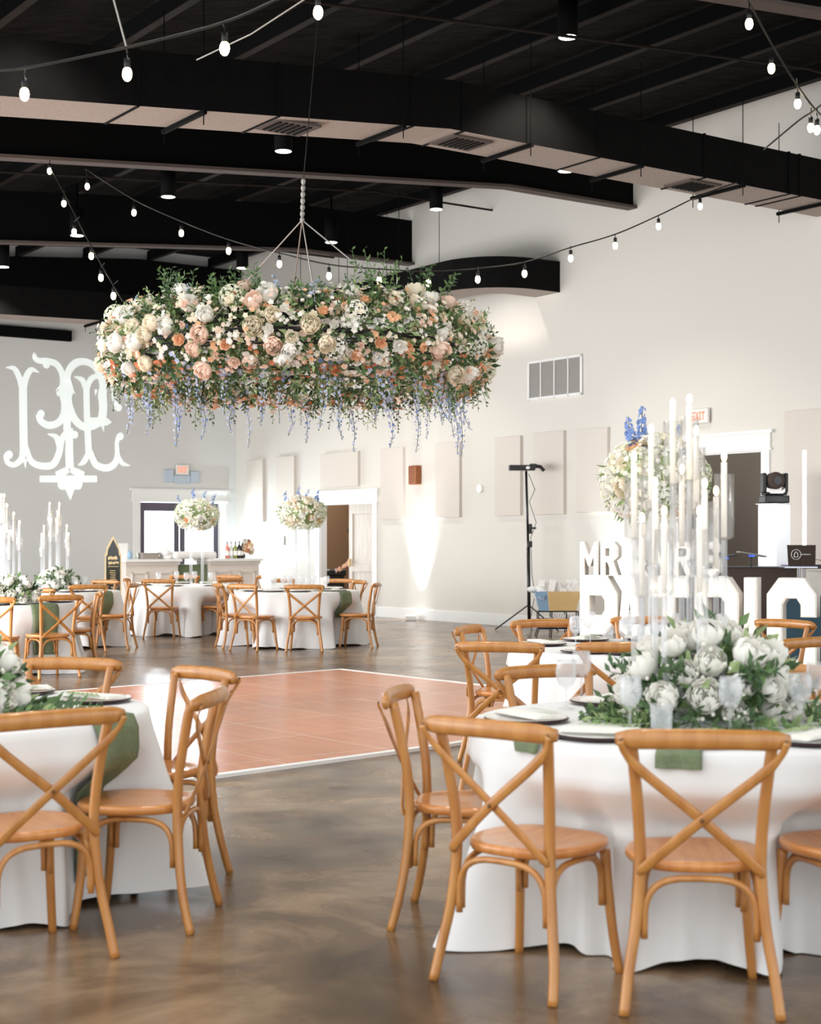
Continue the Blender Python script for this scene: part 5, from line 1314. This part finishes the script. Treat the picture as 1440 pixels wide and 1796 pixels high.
def skin(name, verts, edges, radii, root, material, parent, sub=2):
    me = bpy.data.meshes.new(name); me.from_pydata(verts, edges, []); o = place(me, name, parent)
    md = o.modifiers.new('skin', 'SKIN'); md.use_smooth_shade = True
    for i, r in enumerate(radii): me.skin_vertices[0].data[i].radius = (r, r)
    for i in range(len(verts)): me.skin_vertices[0].data[i].use_root = (i == root)
    s_ = o.modifiers.new('sub', 'SUBSURF'); s_.levels = sub; s_.render_levels = sub
    me.materials.append(material); return o
# person stands behind the closed leaf, leaning toward the cart, both arms reaching to its handle
px0, py0 = -.93, 31.1
pe = thing('person', 'person in pale top leaning from behind the door to a cart', 'person', (px0, py0, 0))
V = [(0, 0, .93), (-.03, 0, 1.10), (-.09, 0, 1.28), (-.15, 0, 1.42), (-.19, -.01, 1.50), (-.23, -.02, 1.60), (-.25, -.02, 1.68),
     (-.12, -.17, 1.38), (-.17, -.21, 1.12), (-.36, -.16, .95), (-.45, -.13, .90),
     (-.14, .16, 1.38), (-.20, .17, 1.14), (-.38, .10, .97), (-.46, .08, .93),
     (.02, -.09, .88), (.03, -.10, .48), (.06, -.10, .08), (-.06, -.12, .03),
     (.02, .09, .88), (.05, .10, .48), (.09, .10, .08), (-.03, .12, .03)]
E = [(0, 1), (1, 2), (2, 3), (3, 4), (4, 5), (5, 6), (3, 7), (7, 8), (8, 9), (9, 10), (3, 11), (11, 12), (12, 13), (13, 14), (0, 15), (15, 16), (16, 17), (17, 18), (0, 19), (19, 20), (20, 21), (21, 22)]
Rr = [.13, .125, .14, .12, .055, .085, .08, .06, .046, .034, .03, .06, .046, .034, .03, .09, .06, .042, .035, .09, .06, .042, .035]
skin('body', V, E, Rr, 0, M['skin'], pe)
for hx, hy, hz, sy in ((-.45, -.13, .90, 1), (-.46, .08, .93, -1)):
    V2 = [(hx, hy, hz), (hx - .05, hy, hz - .03)]; E2 = [(0, 1)]; R2 = [.03, .028]
    for i in range(4):
        b = len(V2); oy = (i - 1.5) * .02; L_ = (.8, 1, .95, .75)[i]
        V2 += [(hx - .085, hy + oy, hz - .045), (hx - .085 - .028 * L_, hy + oy, hz - .065), (hx - .085 - .036 * L_, hy + oy, hz - .095)]; E2 += [(1, b), (b, b + 1), (b + 1, b + 2)]; R2 += [.011, .0095, .008]
    b = len(V2); V2 += [(hx - .03, hy - .03 * sy, hz - .05), (hx - .055, hy - .035 * sy, hz - .075)]; E2 += [(0, b), (b, b + 1)]; R2 += [.012, .009]
    skin('hand', V2, E2, R2, 0, M['skin'], pe)
V3 = [(x, y, z) for x, y, z in V[:4]] + [V[7], (-.15, -.20, 1.22), V[11], (-.17, .17, 1.24)]
skin('shirt', V3, [(0, 1), (1, 2), (2, 3), (3, 4), (4, 5), (3, 6), (6, 7)], [.15, .14, .155, .13, .075, .062, .075, .062], 0, M['shirt'], pe)
skin('trousers', [V[0], V[15], V[16], (.055, -.10, .12), V[19], V[20], (.085, .10, .12)], [(0, 1), (1, 2), (2, 3), (0, 4), (4, 5), (5, 6)], [.145, .105, .075, .06, .105, .075, .06], 0, M['blackp'], pe)
m = MB(); m.ell((-.25, -.02, 1.67), (.095, .088, .10), 14, 10); m.ell((-.20, -.02, 1.64), (.08, .085, .11), 14, 10); m.build('hair', M['darkb'], pe, True)
# ================================================================ LIGHT, WORLD, CAMERA
W = bpy.data.worlds.new('world'); sc.world = W; W.use_nodes = True
bg = W.node_tree.nodes['Background']; bg.inputs[0].default_value = (.93, .97, 1.0, 1); bg.inputs[1].default_value = 1.75
for i, (x, y, sx, e) in enumerate(((-9.5, 17, 15, 860), (-9.5, 6, 8, 200))):              # fill lamps added on the unseen left side to brighten the room
    l = bpy.data.lights.new('side_fill_light', 'AREA'); l.shape = 'RECTANGLE'; l.size = sx; l.size_y = 3.0; l.energy = e; l.color = (.97, .98, 1)
    lo = bpy.data.objects.new('side_fill_light', l); COL.objects.link(lo); lo.location = (x, y, 1.6); l.spread = 2.7; lo.rotation_euler = (Vector((D2.x, D2.y, -.10))).to_track_quat('-Z', 'Y').to_euler()
l = bpy.data.lights.new('outdoor_daylight', 'AREA'); l.shape = 'RECTANGLE'; l.size = 3.2; l.size_y = 2.4; l.energy = 1000; l.color = (.86, .94, 1)
lo = bpy.data.objects.new('outdoor_daylight', l); COL.objects.link(lo); lo.location = CORN - D2 * ((sa + sb_) / 2) + D1 * 1.6 + Vector((0, 0, 1.5)); lo.rotation_euler = (-D1).to_track_quat('-Z', 'Y').to_euler()
cam = bpy.data.cameras.new('camera'); co = bpy.data.objects.new('camera', cam); COL.objects.link(co); sc.camera = co
co.location = (0, 0, CH); co.rotation_euler = (PI / 2, 0, 0)
cam.sensor_fit = 'VERTICAL'; cam.sensor_height = 36; cam.lens = F / 1796 * 36
cam.shift_y = (HY - 898) / 1796; cam.clip_end = 200; cam.clip_start = .05
cam.dof.use_dof = True; cam.dof.focus_distance = 12.5; cam.dof.aperture_fstop = 54.1 / 14
sc.view_settings.view_transform = 'Standard'; sc.view_settings.look = 'None'; sc.view_settings.gamma = 1; sc.view_settings.use_curve_mapping = False
sc.view_settings.exposure = .3
sc.cycles.transparent_max_bounces = 28; sc.cycles.max_bounces = 7; sc.cycles.use_denoising = True; sc.cycles.sample_clamp_indirect = 4
